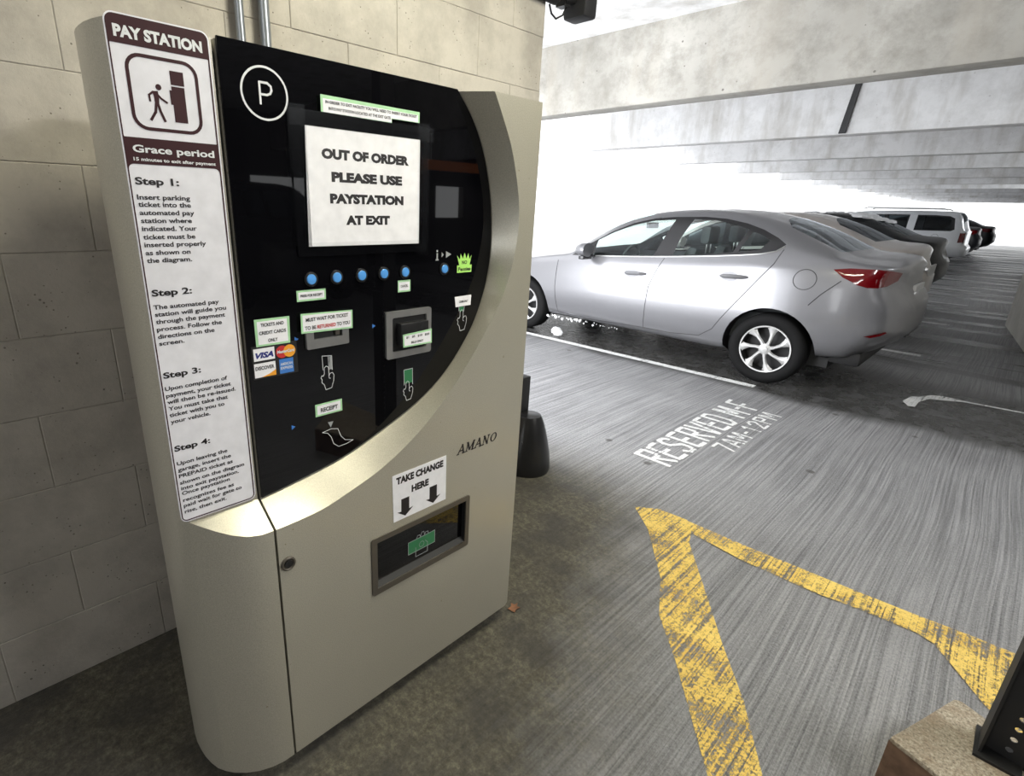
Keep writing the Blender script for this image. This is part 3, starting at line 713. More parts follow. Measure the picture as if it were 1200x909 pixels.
# ---- ticket slot and banknote slot
f_ = MB().slab(rrect(.557, 1.150, .670, 1.200, .004), .008, FP(XS), holes=[rect(.576, 1.172, .652, 1.190)]).build('ticket_slot', M['steel'], PS)
MB().slab(rect(.576, 1.172, .652, 1.190), .001, FP(XS)).build('slot_opening', M['mblack'], f_)
MB().slab(rect(.634, 1.176, .645, 1.190), .007, FP(XS)).build('slot_guide', M['dsteel'], f_)
f_ = MB().slab(rrect(.783, 1.085, .936, 1.212, .007), .007, FP(XS), holes=[rrect(.803, 1.103, .919, 1.195, .005)]).build('banknote_slot', M['steel'], PS)
MB().slab(rect(.803, 1.103, .919, 1.195), .0008, FP(XS)).build('slot_opening', M['mblack'], f_)
MB().box((XS, .820, 1.120), (XS+.022, .915, 1.180)).build('slot_mouth', M['black'], f_, bevel=.004)
MB().slab([(.876, 1.193), (.900, 1.176), (.896, 1.157), (.884, 1.160)], .001, FP(XS+.023)).build('torn_tape', M['tape'], f_)
label('denomination_label', [(.826, 1.116), (.925, 1.115), (.924, 1.155), (.824, 1.151)], 'mint', XS+.0225, [('$1   $5   $10   $20', .875, 1.1395, .080, .0062, .03, 'C'), ('BILLS ONLY', .873, 1.124, .042, .0062, .04, 'C')], inner=[(.830, 1.120), (.921, 1.119), (.920, 1.150), (.828, 1.147)], text='label stuck over the banknote slot')
# ---- hand pictograms
def hand(cx, cz, s, mb):
    """pointing hand outline, fingertip at (cx, cz)"""
    L = [[(-.006,-.002),(-.005,.003),(0,.006),(.005,.003),(.006,-.002),(.006,-.020),(.010,-.014),(.016,-.013),(.020,-.020),(.0185,-.034),(.012,-.052),(-.004,-.054),(-.008,-.040),(-.014,-.034),(-.013,-.026),(-.016,-.022),(-.013,-.016),(-.009,-.018),(-.006,-.012)],
         [(.006,-.020),(.0065,-.026),(.010,-.027)]]
    for i, l in enumerate(L):
        for q in stroke([(cx+x*s, cz+z*s) for x, z in l], .0014, i == 0): mb.slab(q, .0002, FP(XS+.0001+random.random()*1e-4))
mb = MB()
for q in stroke([(.599, 1.092), (.598, 1.127), (.624, 1.124), (.624, 1.088)], .0014) + stroke([(.614, 1.124), (.615, 1.09)], .001): mb.slab(q, .0002, FP(XS))
hand(.608, 1.094, 1.0, mb); mb.build('card_pictogram', M['print'], PN)
mb = MB().slab(rect(.617, 1.09, .6235, 1.123), .0002, FP(XS)); mb.build('card_stripe', M['gprint'], PN)
MB().slab([(.8465, 1.004), (.8745, 1.003), (.874, 1.043), (.8455, 1.042)], .0002, FP(XS)).build('banknote_symbol', M['green'], PN)
mb = MB()
for q in stroke([(.846, 1.000), (.845, 1.044), (.875, 1.044), (.8755, .998)], .0014): mb.slab(q, .0002, FP(XS+.0001))
hand(.8575, 1.004, .95, mb); mb.build('banknote_pictogram', M['print'], PN)
MB().slab(circ(1.057, 1.193, .009, 16), .0002, FP(XS)).build('coin_symbol', M['green'], PN)
mb = MB(); hand(1.0585, 1.183, 1.05, mb)
for q in stroke([(1.047, 1.199), (1.048, 1.186)], .0014) + stroke([(1.069, 1.199), (1.067, 1.184)], .0014): mb.slab(q, .0002, FP(XS))
mb.build('coin_pictogram', M['print'], PN)
mb = MB()
for q in stroke([(.588, .929), (.613, .933), (.632, .928), (.640, .905), (.652, .891), (.676, .884), (.655, .879), (.632, .878), (.618, .890), (.612, .910), (.603, .923), (.588, .929)], .0014): mb.slab(q, .0002, FP(XS+random.random()*1e-4))
mb.build('receipt_pictogram', M['print'], PN)
mb = MB().slab([(.6045, .953), (.620, .952), (.612, .937)], .0002, FP(XS))
MB().slab(circ(.960, 1.3605, .0032, 12), .0002, FP(XS)).build('information_dot', M['gprint'], PN); mb.slab(rect(.9575, 1.338, .9625, 1.355), .0002, FP(XS)); mb.slab(rect(.9545, 1.335, .9655, 1.339), .0002, FP(XS+.0001))
mb.build('information_symbol', M['gprint'], PN)
MB().slab([(.976, 1.343), (.976, 1.357), (.984, 1.350)], .0002, FP(XS)).build('grey_arrow', M['gprint'], PN); MB().slab([(.992, 1.341), (.992, 1.359), (1.012, 1.350)], .0002, FP(XS)).build('grey_arrow', M['gprint'], PN)
for (cx, cz) in ((.748, 1.181), (.535, 1.178), (.512, .965)): MB().slab([(cx-.004, cz-.006), (cx+.006, cz), (cx-.004, cz+.006)], .0002, FP(XS)).build('blue_arrow', M['blue'], PN)
# ---- lower door: change slot, notice, maker lettering, lock
XD = XF + .0005
tn = MB().slab([(.752, .633), (.947, .633), (.945, .780), (.749, .779)], .0008, FP(XD)).build('take_change_notice', M['paper'], PS); tn['label'] = 'white notice reading take change here with two arrows'
t_ = MB(); put_text(t_, 'TAKE CHANGE', FP(XD+.0012), .7615, .749, .172, .0225, .055); t_.build('text_line', M['ink'], tn)
t_ = MB(); put_text(t_, 'HERE', FP(XD+.0012), .815, .708, .063, .0225, .055); t_.build('text_line', M['ink'], tn)
for cx in (.7925, .896): MB().slab([(cx-.014, .697), (cx+.014, .697), (cx+.014, .658), (cx+.028, .660), (cx, .640), (cx-.028, .660), (cx-.014, .658)], .0003, FP(XD+.0009)).build('down_arrow', M['ink'], tn)
fr = MB().slab(SLOT, .006, FP(XF-.002), holes=[rect(.694, .443, 1.033, .594)])
fr = fr.build('change_slot', M['dsteel'], PS); fr['label'] = 'dark bronze framed change tray'
MB().add([(XF, .694, .443), (XF, 1.033, .443), (XF, 1.033, .594), (XF, .694, .594), (XF-.014, .694, .455), (XF-.014, 1.033, .455), (XF-.014, 1.033, .594), (XF-.014, .694, .594)], [[0,1,5,4],[1,2,6,5],[2,3,7,6],[3,0,4,7]]).build('tray_sides', M['mblack'], fr)
MB().slab(rect(.690, .44, 1.037, .598), .002, FP(XF-.016)).build('tray_flap', M['gloss'], fr)
MB().slab([(.815, .487), (.918, .487), (.918, .529), (.815, .529)], .0003, FP(XF-.0138)).build('change_symbol', M['green'], fr)
mb = MB()
for L, c in (([(.815, .487), (.918, .487), (.918, .529), (.815, .529)], True), ([(.843, .500), (.843, .468), (.889, .468), (.889, .500), (.880, .510)], False), ([(.846, .530), (.850, .539), (.858, .539), (.861, .531), (.866, .544), (.874, .544), (.877, .531), (.882, .539), (.890, .538), (.892, .530)], False)):
    for q in stroke(L, .0018, c): mb.slab(q, .0002, FP(XF-.0134+random.random()*1e-4))
mb.slab(circ(.866, .503, .010, 16), .0002, FP(XF-.0134), holes=[circ(.866, .503, .0085, 16)]); mb.build('change_pictogram', M['gprint'], fr)
SER = {  # serif capitals: (points, thick?)
 'A': [([(0, 0), (.5, 1)], 0), ([(.5, 1), (.95, 0)], 1), ([(.2, .35), (.75, .35)], 0), ([(-.14, 0), (.16, 0)], 0), ([(.76, 0), (1.14, 0)], 0)],
 'M': [([(.1, 0), (.1, 1)], 0), ([(.1, 1), (.6, .12)], 1), ([(.6, .12), (1.1, 1)], 0), ([(1.1, 1), (1.1, 0)], 1), ([(-.05, 0), (.25, 0)], 0), ([(.92, 0), (1.28, 0)], 0), ([(-.05, 1), (.15, 1)], 0), ([(1.05, 1), (1.28, 1)], 0)],
 'N': [([(.1, 0), (.1, 1)], 0), ([(.1, 1), (.85, 0)], 1), ([(.85, 0), (.85, 1)], 0), ([(-.05, 0), (.25, 0)], 0), ([(-.05, 1), (.15, 1)], 0), ([(.7, 1), (1.0, 1)], 0)],
 'O': []}
xx = .992
for ch, wd in zip('AMANO', (1.1, 1.35, 1.1, 1.12, 1.0)):
    t_ = MB(); sc_k = .0275; zz = .7665
    mp = lambda q: (xx + q[0]*sc_k*.92 + q[1]*sc_k*.26, zz + q[1]*sc_k)
    for n_, (P, th) in enumerate(SER[ch]):
        for q in stroke([mp(a) for a in P], .0062 if th else .0032): t_.slab(q, .0003, FP(XD + .00003*n_))
    if ch == 'O':
        t_.slab([mp((.54+.56*math.cos(2*PI*k/28), .5+.53*math.sin(2*PI*k/28))) for k in range(28)], .0003, FP(XD), holes=[[mp((.54+.33*math.cos(2*PI*k/28), .5+.43*math.sin(2*PI*k/28))) for k in range(28)]])
    t_.build('maker_letter', M['ink'], PS)
    xx += (wd+.24)*sc_k*.90
lk = MB().lathe([(.0185, 0), (.0185, .003), (.015, .005), (.0125, .0035), (.0125, .002), (0, .002)], (XF, .4405, .655), 'X', 28).build('door_lock', M['dsteel'], PS, smooth=True)
MB().lathe([(.010, .001), (.010, .0045), (0, .005)], (XF, .4405, .655), 'X', 20).box((XF+.004, .4395, .648), (XF+.0058, .4418, .662)).build('lock_cylinder', M['black'], lk)
# ------------------------------------------------------------------ conduits, lamp, post base, kerb
for k, (y, lab) in enumerate(((.742, 'thin grey conduit on the block wall, left of the pair'), (.818, 'thicker grey conduit on the block wall, right of the pair'))):
    r = (.013, .0165)[k]
    c = MB().tube([(-1.750, y, 3.09), (-1.750, y, 1.0)], r, 14).build('conduit', M['galv'], org=(-1.75, y, 0), smooth=True); tag(c, lab, 'conduit', 'grey conduits above the pay station')
    MB().box((-1.775, y-.035, 2.30), (-1.73, y+.035, 2.325)).build('strap', M['galv'], c)
# floodlight at the wall end
LF = empty('floodlight', (-1.76, 2.36, 2.42)); tag(LF, 'black floodlight head at the top of the wall end', 'lamp')
MB().box((-1.80, 2.33, 2.325), (-1.675, 2.43, 2.50)).build('lamp_head', M['mblack'], LF, bevel=.018)
MB().tube([(-1.745, 2.26, 2.38), (-1.74, 2.34, 2.40)], .018, 10).box((-1.785, 2.255, 2.36), (-1.735, 2.30, 2.44)).build('knuckle', M['black'], LF)
MB().tube([(-1.77, 2.19, 2.355), (-1.775, 2.215, 2.325), (-1.775, 2.25, 2.312), (-1.76, 2.28, 2.33), (-1.75, 2.30, 2.38)], .0045, 6).build('cable', M['mblack'], LF, smooth=True)
pp = MB().tube([(-1.755, 1.25, 2.385), (-1.755, 2.215, 2.377)], .024, 12).build('dark_conduit', M['mblack'], smooth=True); tag(pp, 'dark horizontal conduit running along the wall top to the floodlight', 'conduit')
# flexible post base behind the pay station
PB = empty('marker_post', (-1.757, 2.26, 0)); tag(PB, 'black square post in a bell shaped rubber base by the wall end', 'post')
MB().lathe([(.135, 0), (.14, .02), (.138, .06), (.130, .12), (.118, .18), (.100, .25), (.080, .31), (.066, .34), (.05, .345), (0, .345)], (-1.757, 2.26, 0), 'Z', 36).build('rubber_base', M['rubber'], PB, smooth=True)
MB().box((-1.885, 2.22, .28), (-1.800, 2.30, .555)).build('post_stub', M['mblack'], PB, bevel=.004)
MB().lathe([(.012, 0), (.010, .006), (0, .007)], (-1.72, 2.155, .2), 'Y', 10).build('bolt', M['steel'], PB)
# kerb island and perforated post
KB = MB(); ko = [(.055, 1.602), (.067, 1.592), (.113, 1.578), (.166, 1.559), (.55, 1.42), (.9, 1.8), (.32, 1.848), (.235, 1.872), (.175, 1.90), (.158, 1.892), (.111, 1.756), (.075, 1.655)]
KB.slab(ko, .15, FZ)
kb = KB.build('kerb_island', M['kerb'], bevel=.008); tag(kb, 'rounded end of a tan aggregate concrete kerb with a rusty brown near side', 'kerb')
nb = [(.0545, 1.600), (.0665, 1.5905), (.1125, 1.5765), (.1655, 1.5575), (.5495, 1.4185)]
rs = MB().add([(x, y, 0) for x, y in nb] + [(x, y, .139) for x, y in nb], [[i, i+1, 6+i, 5+i] for i in range(4)]).build('stained_side', M['rust'], kb)
GP = empty('perforated_post', (.25, 1.75, .15)); tag(GP, 'black perforated steel post standing on the kerb at the right edge', 'post')
pm = MB(); 
pm.box((.218, 1.716, .15), (.224, 1.80, 2.3))
def web(h0, h1):
    # channel web with round holes, facing the camera
    Fw = FR((.224, 1.758, 0), (math.cos(-.15), math.sin(-.15), 0), (0, 0, 1))
    holes = [[(.046 + .0075*math.cos(a*PI/5), .185+.0335*k + .0075*math.sin(a*PI/5)) for a in range(10)] for k in range(int((h1-h0)/.0335)-1)]
    pm.slab(rect(0, h0, .13, h1), .004, Fw, holes=holes)
web(.15, 1.0)
pm.box((.224, 1.754, 1.0), (.35, 1.76, 2.3)); 
pm.build('channel', M['mblack'], GP)
MB().box((.21, 1.70, .15), (.30, 1.82, .158)).build('foot_plate', M['mblack'], GP)
# dry leaf
lf = MB().slab([(0, 0), (.012, .012), (.01, .026), (.024, .02), (.036, .028), (.034, .014), (.048, .008), (.032, -.002), (.03, -.014), (.016, -.008)], .0015, FR((-1.045, 1.30, .004), (.8, .6, .12), (-.55, .8, .25))).build('dry_leaf', M['leaf']); tag(lf, 'curled brown leaf at the right foot of the pay station', 'leaf')

# ------------------------------------------------------------------ cars
def interp(tab):
    xs_ = [p[0] for p in tab]; ys = [p[1] for p in tab]; n = len(xs_)
    d = [(ys[i+1]-ys[i])/(xs_[i+1]-xs_[i]) for i in range(n-1)]
    m = [d[0]] + [0 if d[i-1]*d[i] <= 0 else 2*d[i-1]*d[i]/(d[i-1]+d[i]) for i in range(1, n-1)] + [d[-1]]
    def f(x):
        if x <= xs_[0]: return ys[0]
        if x >= xs_[-1]: return ys[-1]
        lo, hi = 0, n-1
        while hi-lo > 1:
            k = (lo+hi)//2
            if xs_[k] <= x: lo = k
            else: hi = k
        h = xs_[lo+1]-xs_[lo]; t = (x-xs_[lo])/h
        return (ys[lo]*(2*t**3-3*t*t+1) + h*m[lo]*(t**3-2*t*t+t) + ys[lo+1]*(-2*t**3+3*t*t) + h*m[lo+1]*(t**3-t*t))
    return f
VK = [0, .10, .26, .44, .60, .78, .90, 1.0]
def inpoly(x, y, P):
    c = False; j = len(P)-1
    for i in range(len(P)):
        if (P[i][1] > y) != (P[j][1] > y) and x < (P[j][0]-P[i][0])*(y-P[i][1])/(P[j][1]-P[i][1]) + P[i][0]: c = not c
        j = i
    return c
SEDAN = dict(L=4.53, w=[(0,.42),(.03,.55),(.10,.66),(.25,.77),(.5,.845),(.9,.885),(1.5,.895),(3.0,.897),(3.7,.893),(4.1,.865),(4.25,.835),(4.36,.785),(4.43,.71),(4.48,.60),(4.515,.45),(4.53,.30)],
    zb=[(0,.26),(.4,.2),(1.3,.235),(3.2,.225),(3.9,.30),(4.2,.335),(4.53,.37)],
    zbelt=[(0,.52),(.08,.62),(.3,.72),(.6,.80),(1.1,.90),(1.5,.955),(2.2,1.0),(3.0,1.06),(3.5,1.10),(3.9,1.095),(4.2,1.075),(4.42,1.05),(4.50,.98),(4.53,.84)],
    zr=[(0,.60),(.08,.69),(.3,.79),(.7,.88),(1.1,.945),(1.35,.99),(1.6,1.14),(1.85,1.268),(2.1,1.355),(2.4,1.405),(2.8,1.428),(3.1,1.415),(3.4,1.365),(3.6,1.31),(3.85,1.22),(4.05,1.155),(4.2,1.135),(4.42,1.125),(4.50,1.08),(4.53,.90)],
    zc=[(0,.62),(.08,.72),(.3,.82),(.7,.915),(1.1,.975),(1.25,1.02),(1.5,1.16),(1.8,1.315),(2.1,1.415),(2.4,1.462),(2.8,1.478),(3.1,1.468),(3.4,1.42),(3.7,1.33),(4.0,1.215),(4.12,1.185),(4.3,1.18),(4.42,1.17),(4.49,1.13),(4.53,.94)],
    yr=[(0,.30),(.1,.50),(.4,.66),(1.0,.72),(1.4,.72),(1.8,.655),(2.2,.60),(2.8,.585),(3.3,.59),(3.7,.62),(4.0,.66),(4.3,.66),(4.42,.58),(4.50,.40),(4.53,.24)],
    yb=[(0,.06),(.5,.05),(1.2,.05),(4.1,.05),(4.3,.03),(4.53,.03)],
    tail=[(.30,-.26),(.40,-.17),(.50,-.06),(.60,-.01),(.78,-.01),(.86,-.05),(.92,-.09),(1.0,-.10),(1.10,-.07),(1.2,-.07)], ts=4.12,
    wheels=(.80, 3.62), wr=.318, arch=.375,
    dlo=[(1.44,.972),(1.62,1.10),(1.85,1.232),(2.07,1.322),(2.29,1.373),(2.5,1.392),(2.8,1.402),(3.0,1.393),(3.2,1.362),(3.36,1.318),(3.50,1.262),(3.585,1.215),(3.53,1.165),(3.42,1.135),(3.22,1.108),(2.9,1.072),(2.6,1.044),(2.3,1.018),(2.0,.996),(1.7,.975)],
    win=dict(front_side_window=[(1.73,1.0),(1.72,1.145),(1.88,1.228),(2.08,1.303),(2.30,1.352),(2.52,1.368),(2.475,1.2),(2.43,1.045),(2.1,1.022)],
             rear_side_window=[(2.63,1.066),(2.645,1.2),(2.705,1.378),(2.9,1.378),(3.1,1.352),(3.245,1.312),(3.18,1.13),(2.9,1.09)],
             quarter_window=[(3.225,1.135),(3.285,1.300),(3.38,1.272),(3.45,1.242),(3.40,1.165)]),
    ws=(1.24, 1.46, 2.12, 2.24), rg=(3.40, 3.55, 4.04, 3.97),
    lamp=[(3.985,1.065),(4.09,1.083),(4.28,1.088),(4.40,1.08),(4.47,1.06),(4.475,1.0),(4.42,.96),(4.35,.945),(4.26,.943),(4.17,.96),(4.06,1.01)],
    seams=[[(1.27,.90),(1.28,.6),(1.32,.29),(1.72,.27),(2.43,.30),(2.44,.44),(2.45,.74),(2.52,.95),(2.555,1.03)], [(2.43,.30),(2.72,.30),(3.02,.33),(3.14,.42),(3.21,.54),(3.30,.68),(3.39,.82),(3.48,.96),(3.55,1.07),(3.585,1.19)], [(4.06,.98),(3.95,.86),(3.88,.76)]],
    handles=[(2.28,.85),(3.25,.925)], fuel=(3.81,.965,.083))
_up = lambda z: z + max(0, z-1.05)*.10
for k_ in ('zr', 'zc', 'dlo'): SEDAN[k_] = [(a, _up(b_) if 1.5 < a < 3.9 or k_ == 'dlo' else b_ + (max(0, b_-1.05)*.10 if a < 3.9 else .0)) for a, b_ in SEDAN[k_]]
for k_ in SEDAN['win']: SEDAN['win'][k_] = [(a, _up(b_)) for a, b_ in SEDAN['win'][k_]]
SEDAN_DARK = dict(SEDAN); SEDAN_DARK['lamp'] = None
SUV = dict(L=4.75, w=[(0,.60),(.05,.74),(.15,.83),(.4,.90),(.9,.93),(4.2,.93),(4.5,.91),(4.66,.87),(4.72,.82),(4.75,.76)],
    zb=[(0,.36),(.5,.32),(1.3,.34),(3.4,.34),(4.2,.42),(4.75,.46)],
    zbelt=[(0,.80),(.1,.93),(.4,1.02),(1.3,1.12),(2.0,1.16),(4.5,1.18),(4.7,1.17),(4.75,1.12)],
    zr=[(0,.86),(.1,1.0),(.4,1.09),(1.2,1.17),(1.35,1.2),(1.6,1.4),(1.85,1.58),(2.1,1.67),(2.5,1.70),(3.5,1.72),(4.2,1.715),(4.45,1.69),(4.56,1.60),(4.66,1.32),(4.71,1.22),(4.75,1.16)],
    zc=[(0,.88),(.1,1.02),(.4,1.11),(1.1,1.2),(1.3,1.26),(1.55,1.45),(1.85,1.65),(2.1,1.72),(2.5,1.76),(3.5,1.78),(4.2,1.775),(4.47,1.75),(4.58,1.64),(4.68,1.34),(4.72,1.26),(4.75,1.2)],
    yr=[(0,.5),(.1,.66),(.4,.78),(1.2,.8),(1.8,.75),(2.2,.70),(4.2,.70),(4.5,.72),(4.75,.74)],
    yb=[(0,.05),(4.75,.05)], tail=[(.3,-.1),(.5,.06),(.72,.08),(.80,.0),(1.2,0),(1.7,0)], ts=4.3,
    wheels=(.92, 3.80), wr=.37, arch=.43,
    dlo=[(1.5,1.18),(1.66,1.36),(1.84,1.50),(2.0,1.585),(2.3,1.63),(3.0,1.65),(4.0,1.65),(4.30,1.63),(4.42,1.57),(4.48,1.25),(4.40,1.20),(3.0,1.185)],
    win=dict(front_side_window=[(1.70,1.2),(1.80,1.40),(2.0,1.55),(2.3,1.605),(2.55,1.615),(2.55,1.21)],
             rear_side_window=[(2.67,1.21),(2.67,1.618),(3.38,1.625),(3.38,1.215)],
             quarter_window=[(3.60,1.22),(3.60,1.622),(4.25,1.605),(4.34,1.56),(4.40,1.26),(4.34,1.22)]),
    pillar=[(3.40,1.18),(3.40,1.66),(3.58,1.66),(3.58,1.18)],
    ws=(1.24, 1.42, 2.02, 2.06), rg=(4.50, 4.50, 4.63, 4.63),
    lamp=[(4.62,.88),(4.62,1.16),(4.735,1.16),(4.745,.88)],
    seams=[[(1.3,.45),(1.3,1.1)], [(2.6,.45),(2.6,1.17)], [(3.45,.9),(3.48,1.18)]], handles=[(2.35,1.0),(3.2,1.02)], fuel=(4.1,1.02,.08))
def build_car(name, spec, origin, paint, lod=1, sy=1.0, sz=1.0, sx=1.0, glass='glass', label=None, group=None, flip=False, cat='car'):
    S = spec; L = S['L']; F = {k: interp(S[k]) for k in ('w', 'zb', 'zbelt', 'zr', 'zc', 'yr', 'yb')}
    tail = interp(S['tail'])
    root = empty(name, origin); tag(root, label, cat, group)
    O = Vector(origin); zmin = S['tail'][0][0]
    def ctrl(x):
        w = F['w'](x); zb = F['zb'](x); zt = F['zbelt'](x); zr_ = max(F['zr'](x), zt+.012); zc = max(F['zc'](x), zr_+.004); yr = min(F['yr'](x), w-.03)
        H = zt - zb
        return [(w-.20, zb), (w-.085, zb+.025), (w-.006, zb+.30*H), (w, zb+.62*H), (w-F['yb'](x), zt), (yr, zr_), (yr*.58, zr_+(zc-zr_)*.78), (0, zc)]
    cache = {}
    def P(x, v):
        kx = round(x, 4)
        if kx not in cache: cache[kx] = ctrl(x)
        C = cache[kx]; i = 0
        while i < 6 and VK[i+1] < v: i += 1
        h = VK[i+1]-VK[i]; t = min(max((v-VK[i])/h, 0), 1)
        def tg(j):
            if j == 0: return [(C[1][k]-C[0][k])/(VK[1]-VK[0]) for k in (0, 1)]
            if j == 7: return [(C[7][0]-C[6][0])/(VK[7]-VK[6]), 0.0]
            dl = [(C[j][k]-C[j-1][k])/(VK[j]-VK[j-1]) for k in (0, 1)]; dr_ = [(C[j+1][k]-C[j][k])/(VK[j+1]-VK[j]) for k in (0, 1)]
            return [(a+b)/2 if a*b > 0 else (0 if k == 1 else (a+b)/4) for k, (a, b) in enumerate(zip(dl, dr_))]
        a, b = tg(i), tg(i+1); out = []
        for k in (0, 1):
            out.append(C[i][k]*(2*t**3-3*t*t+1)+h*a[k]*(t**3-2*t*t+t)+C[i+1][k]*(-2*t**3+3*t*t)+h*b[k]*(t**3-t*t))
        y, z = out
        s = min(max((x-S['ts'])/(L-S['ts']), 0), 1); s = s*s*(3-2*s)
        return x + tail(z)*s, y, z
    def vz(x, z):
        lo, hi = 0.0, 1.0
        for _ in range(18):
            m = (lo+hi)/2
            if P(x, m)[2] < z: lo = m
            else: hi = m
        return lo
    AV = 1.7
    def dens(poly, st=.05, closed=True):
        out = []
        n = len(poly)
        for i in range(n if closed else n-1):
            a = Vector(poly[i]); b = Vector(poly[(i+1) % n]); m = max(1, int((b-a).length/st))
            for k in range(m): out.append(a.lerp(b, k/m))
        if not closed: out.append(Vector(poly[-1]))
        return out
    def side(poly, closed=True): return [(p.x, vz(p.x, p.y)*AV) for p in dens(poly, closed=closed)]
    loops = {}
    st = .07 if lod == 1 else .12
    for k, p in S['win'].items(): loops[k] = side(p)
    loops['black_trim'] = side(S['dlo'])
    if 'pillar' in S: loops['zpillar'] = side(S['pillar'])
    if S['lamp']: loops['tail_lamp'] = side(S['lamp'])
    for i, wx in enumerate(S['wheels']):
        ar = []
        for k in range(25):
            a = PI*k/24 * 1.30 - .15*PI
            x = wx + S['arch']*math.cos(a); z = S['wr'] + S['arch']*math.sin(a)
            if z < F['zb'](x)+.001: z = F['zb'](x) - .05
            ar.append((x, z))
        lp = []
        for x, z in ar:
            lp.append((x, vz(x, z)*AV if z > F['zb'](x) else -.02))
        lp = [(x, max(v, 0.0) if v > 0 else 0.0) for x, v in lp]
        q = []
        for p in lp:
            if not q or (abs(p[0]-q[-1][0]) + abs(p[1]-q[-1][1])) > 1e-3: q.append(p)
        loops['arch%d' % i] = q
    v5 = VK[5]
    def glassloop(xc0, xs0, xc1, xs1):
        pts = []
        for k in range(9):
            t = k/8; v = 1.0 - t*(1-v5-.025); pts.append((xc0+(xs0-xc0)*t**1.6, v*AV))
        back = []
        for k in range(9):
            t = k/8; v = 1.0 - t*(1-v5-.025); back.append((xc1+(xs1-xc1)*t**1.6, v*AV))
        return pts + back[::-1]
    loops['windscreen'] = glassloop(S['ws'][0], S['ws'][1], S['ws'][2], S['ws'][3])
    loops['rear_window'] = glassloop(S['rg'][0], S['rg'][1], S['rg'][2], S['rg'][3])
    verts = []; edges = []
    for k, lp in loops.items():
        n0 = len(verts); verts += [Vector(p) for p in lp]; edges += [(n0+i, n0+(i+1) % len(lp)) for i in range(len(lp))]
    nl = len(verts)
    xsn = [0, .015, .03, .06, .1, .15, .2, .27, .35] + [.35+st*(i+1) for i in range(int((L-.75)/st))] + [L-.36, L-.3, L-.25, L-.2, L-.16, L-.12, L-.09, L-.06, L-.035, L-.015, L]
    nv = 34 if lod == 1 else 20
    grid = {}
    for x in xsn:
        for j in range(nv+1): grid[(round(x*2000), j)] = (x, j/nv*AV)
    near = {}
    for v in verts: near.setdefault((int(v.x/.05), int(v.y/.05)), []).append(v)
    for (a, j), (x, v) in grid.items():
        ok = True; edge = x < 1e-6 or x > L-1e-6 or j in (0, nv)
        cx, cy = int(x/.05), int(v/.05)
        for dx in (-1, 0, 1):
            for dy in (-1, 0, 1):
                for q in near.get((cx+dx, cy+dy), ()):
                    if abs(q.x-x) < .014 and abs(q.y-v) < .014: ok = False
        if ok or edge: verts.append(Vector((x, v)))
    V, E_, FC, *_ = delaunay_2d_cdt(verts, edges, [], 0, 1e-4)
    order = ['arch0', 'arch1'] + list(S['win'].keys()) + (['zpillar'] if 'pillar' in S else []) + ['black_trim', 'windscreen', 'rear_window'] + (['tail_lamp'] if S['lamp'] else [])
    regs = {}
    for f in FC:
        cx = sum(V[i].x for i in f)/3; cy = sum(V[i].y for i in f)/3; r = 'body_shell'
        for k in order:
            if inpoly(cx, cy, loops[k]): r = k; break
        if r == 'zpillar': r = 'body_shell'
        regs.setdefault(r, []).append(list(f))
    P3 = [P(min(max(v.x, 0), L), min(max(v.y/AV, 0), 1)) for v in V]
    mir = -1 if flip else 1
    def W3(p, sgn=1): return O + Vector((p[0]*sx, (p[1]*sgn)*sy*mir, p[2]*sz))
    def reg_mesh(r, sides, merge=True, cap=False):
        fs = regs.get(r, []); mb = MB()
        used = sorted({i for f in fs for i in f}); ix = {i: k for k, i in enumerate(used)}
        for sg in sides: mb.add([W3(P3[i], sg) for i in used], [[ix[i] for i in f] for f in fs])
        if cap:
            for xe in (0, L):
                vs_ = sorted([i for i in used if abs(V[i].x-xe) < 1e-5], key=lambda i: V[i].y)
                n = len(vs_)
                mb.add([W3(P3[i], 1) for i in vs_] + [W3(P3[i], -1) for i in vs_], [[k, k+1, n+k+1, n+k] for k in range(n-1)])
        me = mesh(r, mb.v, mb.f); bm = bmesh.new(); bm.from_mesh(me)
        bmesh.ops.remove_doubles(bm, verts=bm.verts, dist=.0008)
        bmesh.ops.dissolve_degenerate(bm, edges=bm.edges, dist=1e-5)
        bmesh.ops.recalc_face_normals(bm, faces=bm.faces)
        bm.to_mesh(me); bm.free(); return me
    def reg_obj(r, sides, mat, nm=None, cap=False, ang=50):
        me = reg_mesh(r, sides, cap=cap)
        if not me.polygons: return None
        o = link(nm or r, me, mat, root, True); me.set_sharp_from_angle(angle=math.radians(ang)); return o
    body = reg_obj('body_shell', (1, -1), paint, cap=True)
    gm = M[glass]
    for r in S['win']:
        for sg in (-1, 1): reg_obj(r, (sg,), gm)
    reg_obj('windscreen', (1, -1), gm); reg_obj('rear_window', (1, -1), M['rglass'] if lod == 1 else gm)
    [reg_obj('black_trim', (sg,), M['trim'], 'window_surround') for sg in (-1, 1)]
    if S['lamp']:
        for sg in (-1, 1): reg_obj('tail_lamp', (sg,), M['lampred'])
    near_s = -1
    def SP(x, z, sgn=near_s, off=0.0):
        p = P(x, vz(x, z)); q = W3(p, sgn); return q + Vector((0, sgn*off*mir, 0))
    # underbody and arches
    ub = MB()
    ub.box(O+Vector((.35*sx, -.70, .19*sz+ (F['zb'](2)-.2))), O+Vector(((L-.45)*sx, .70, .40*sz)))
    ub.build('underbody', M['mblack'], root)
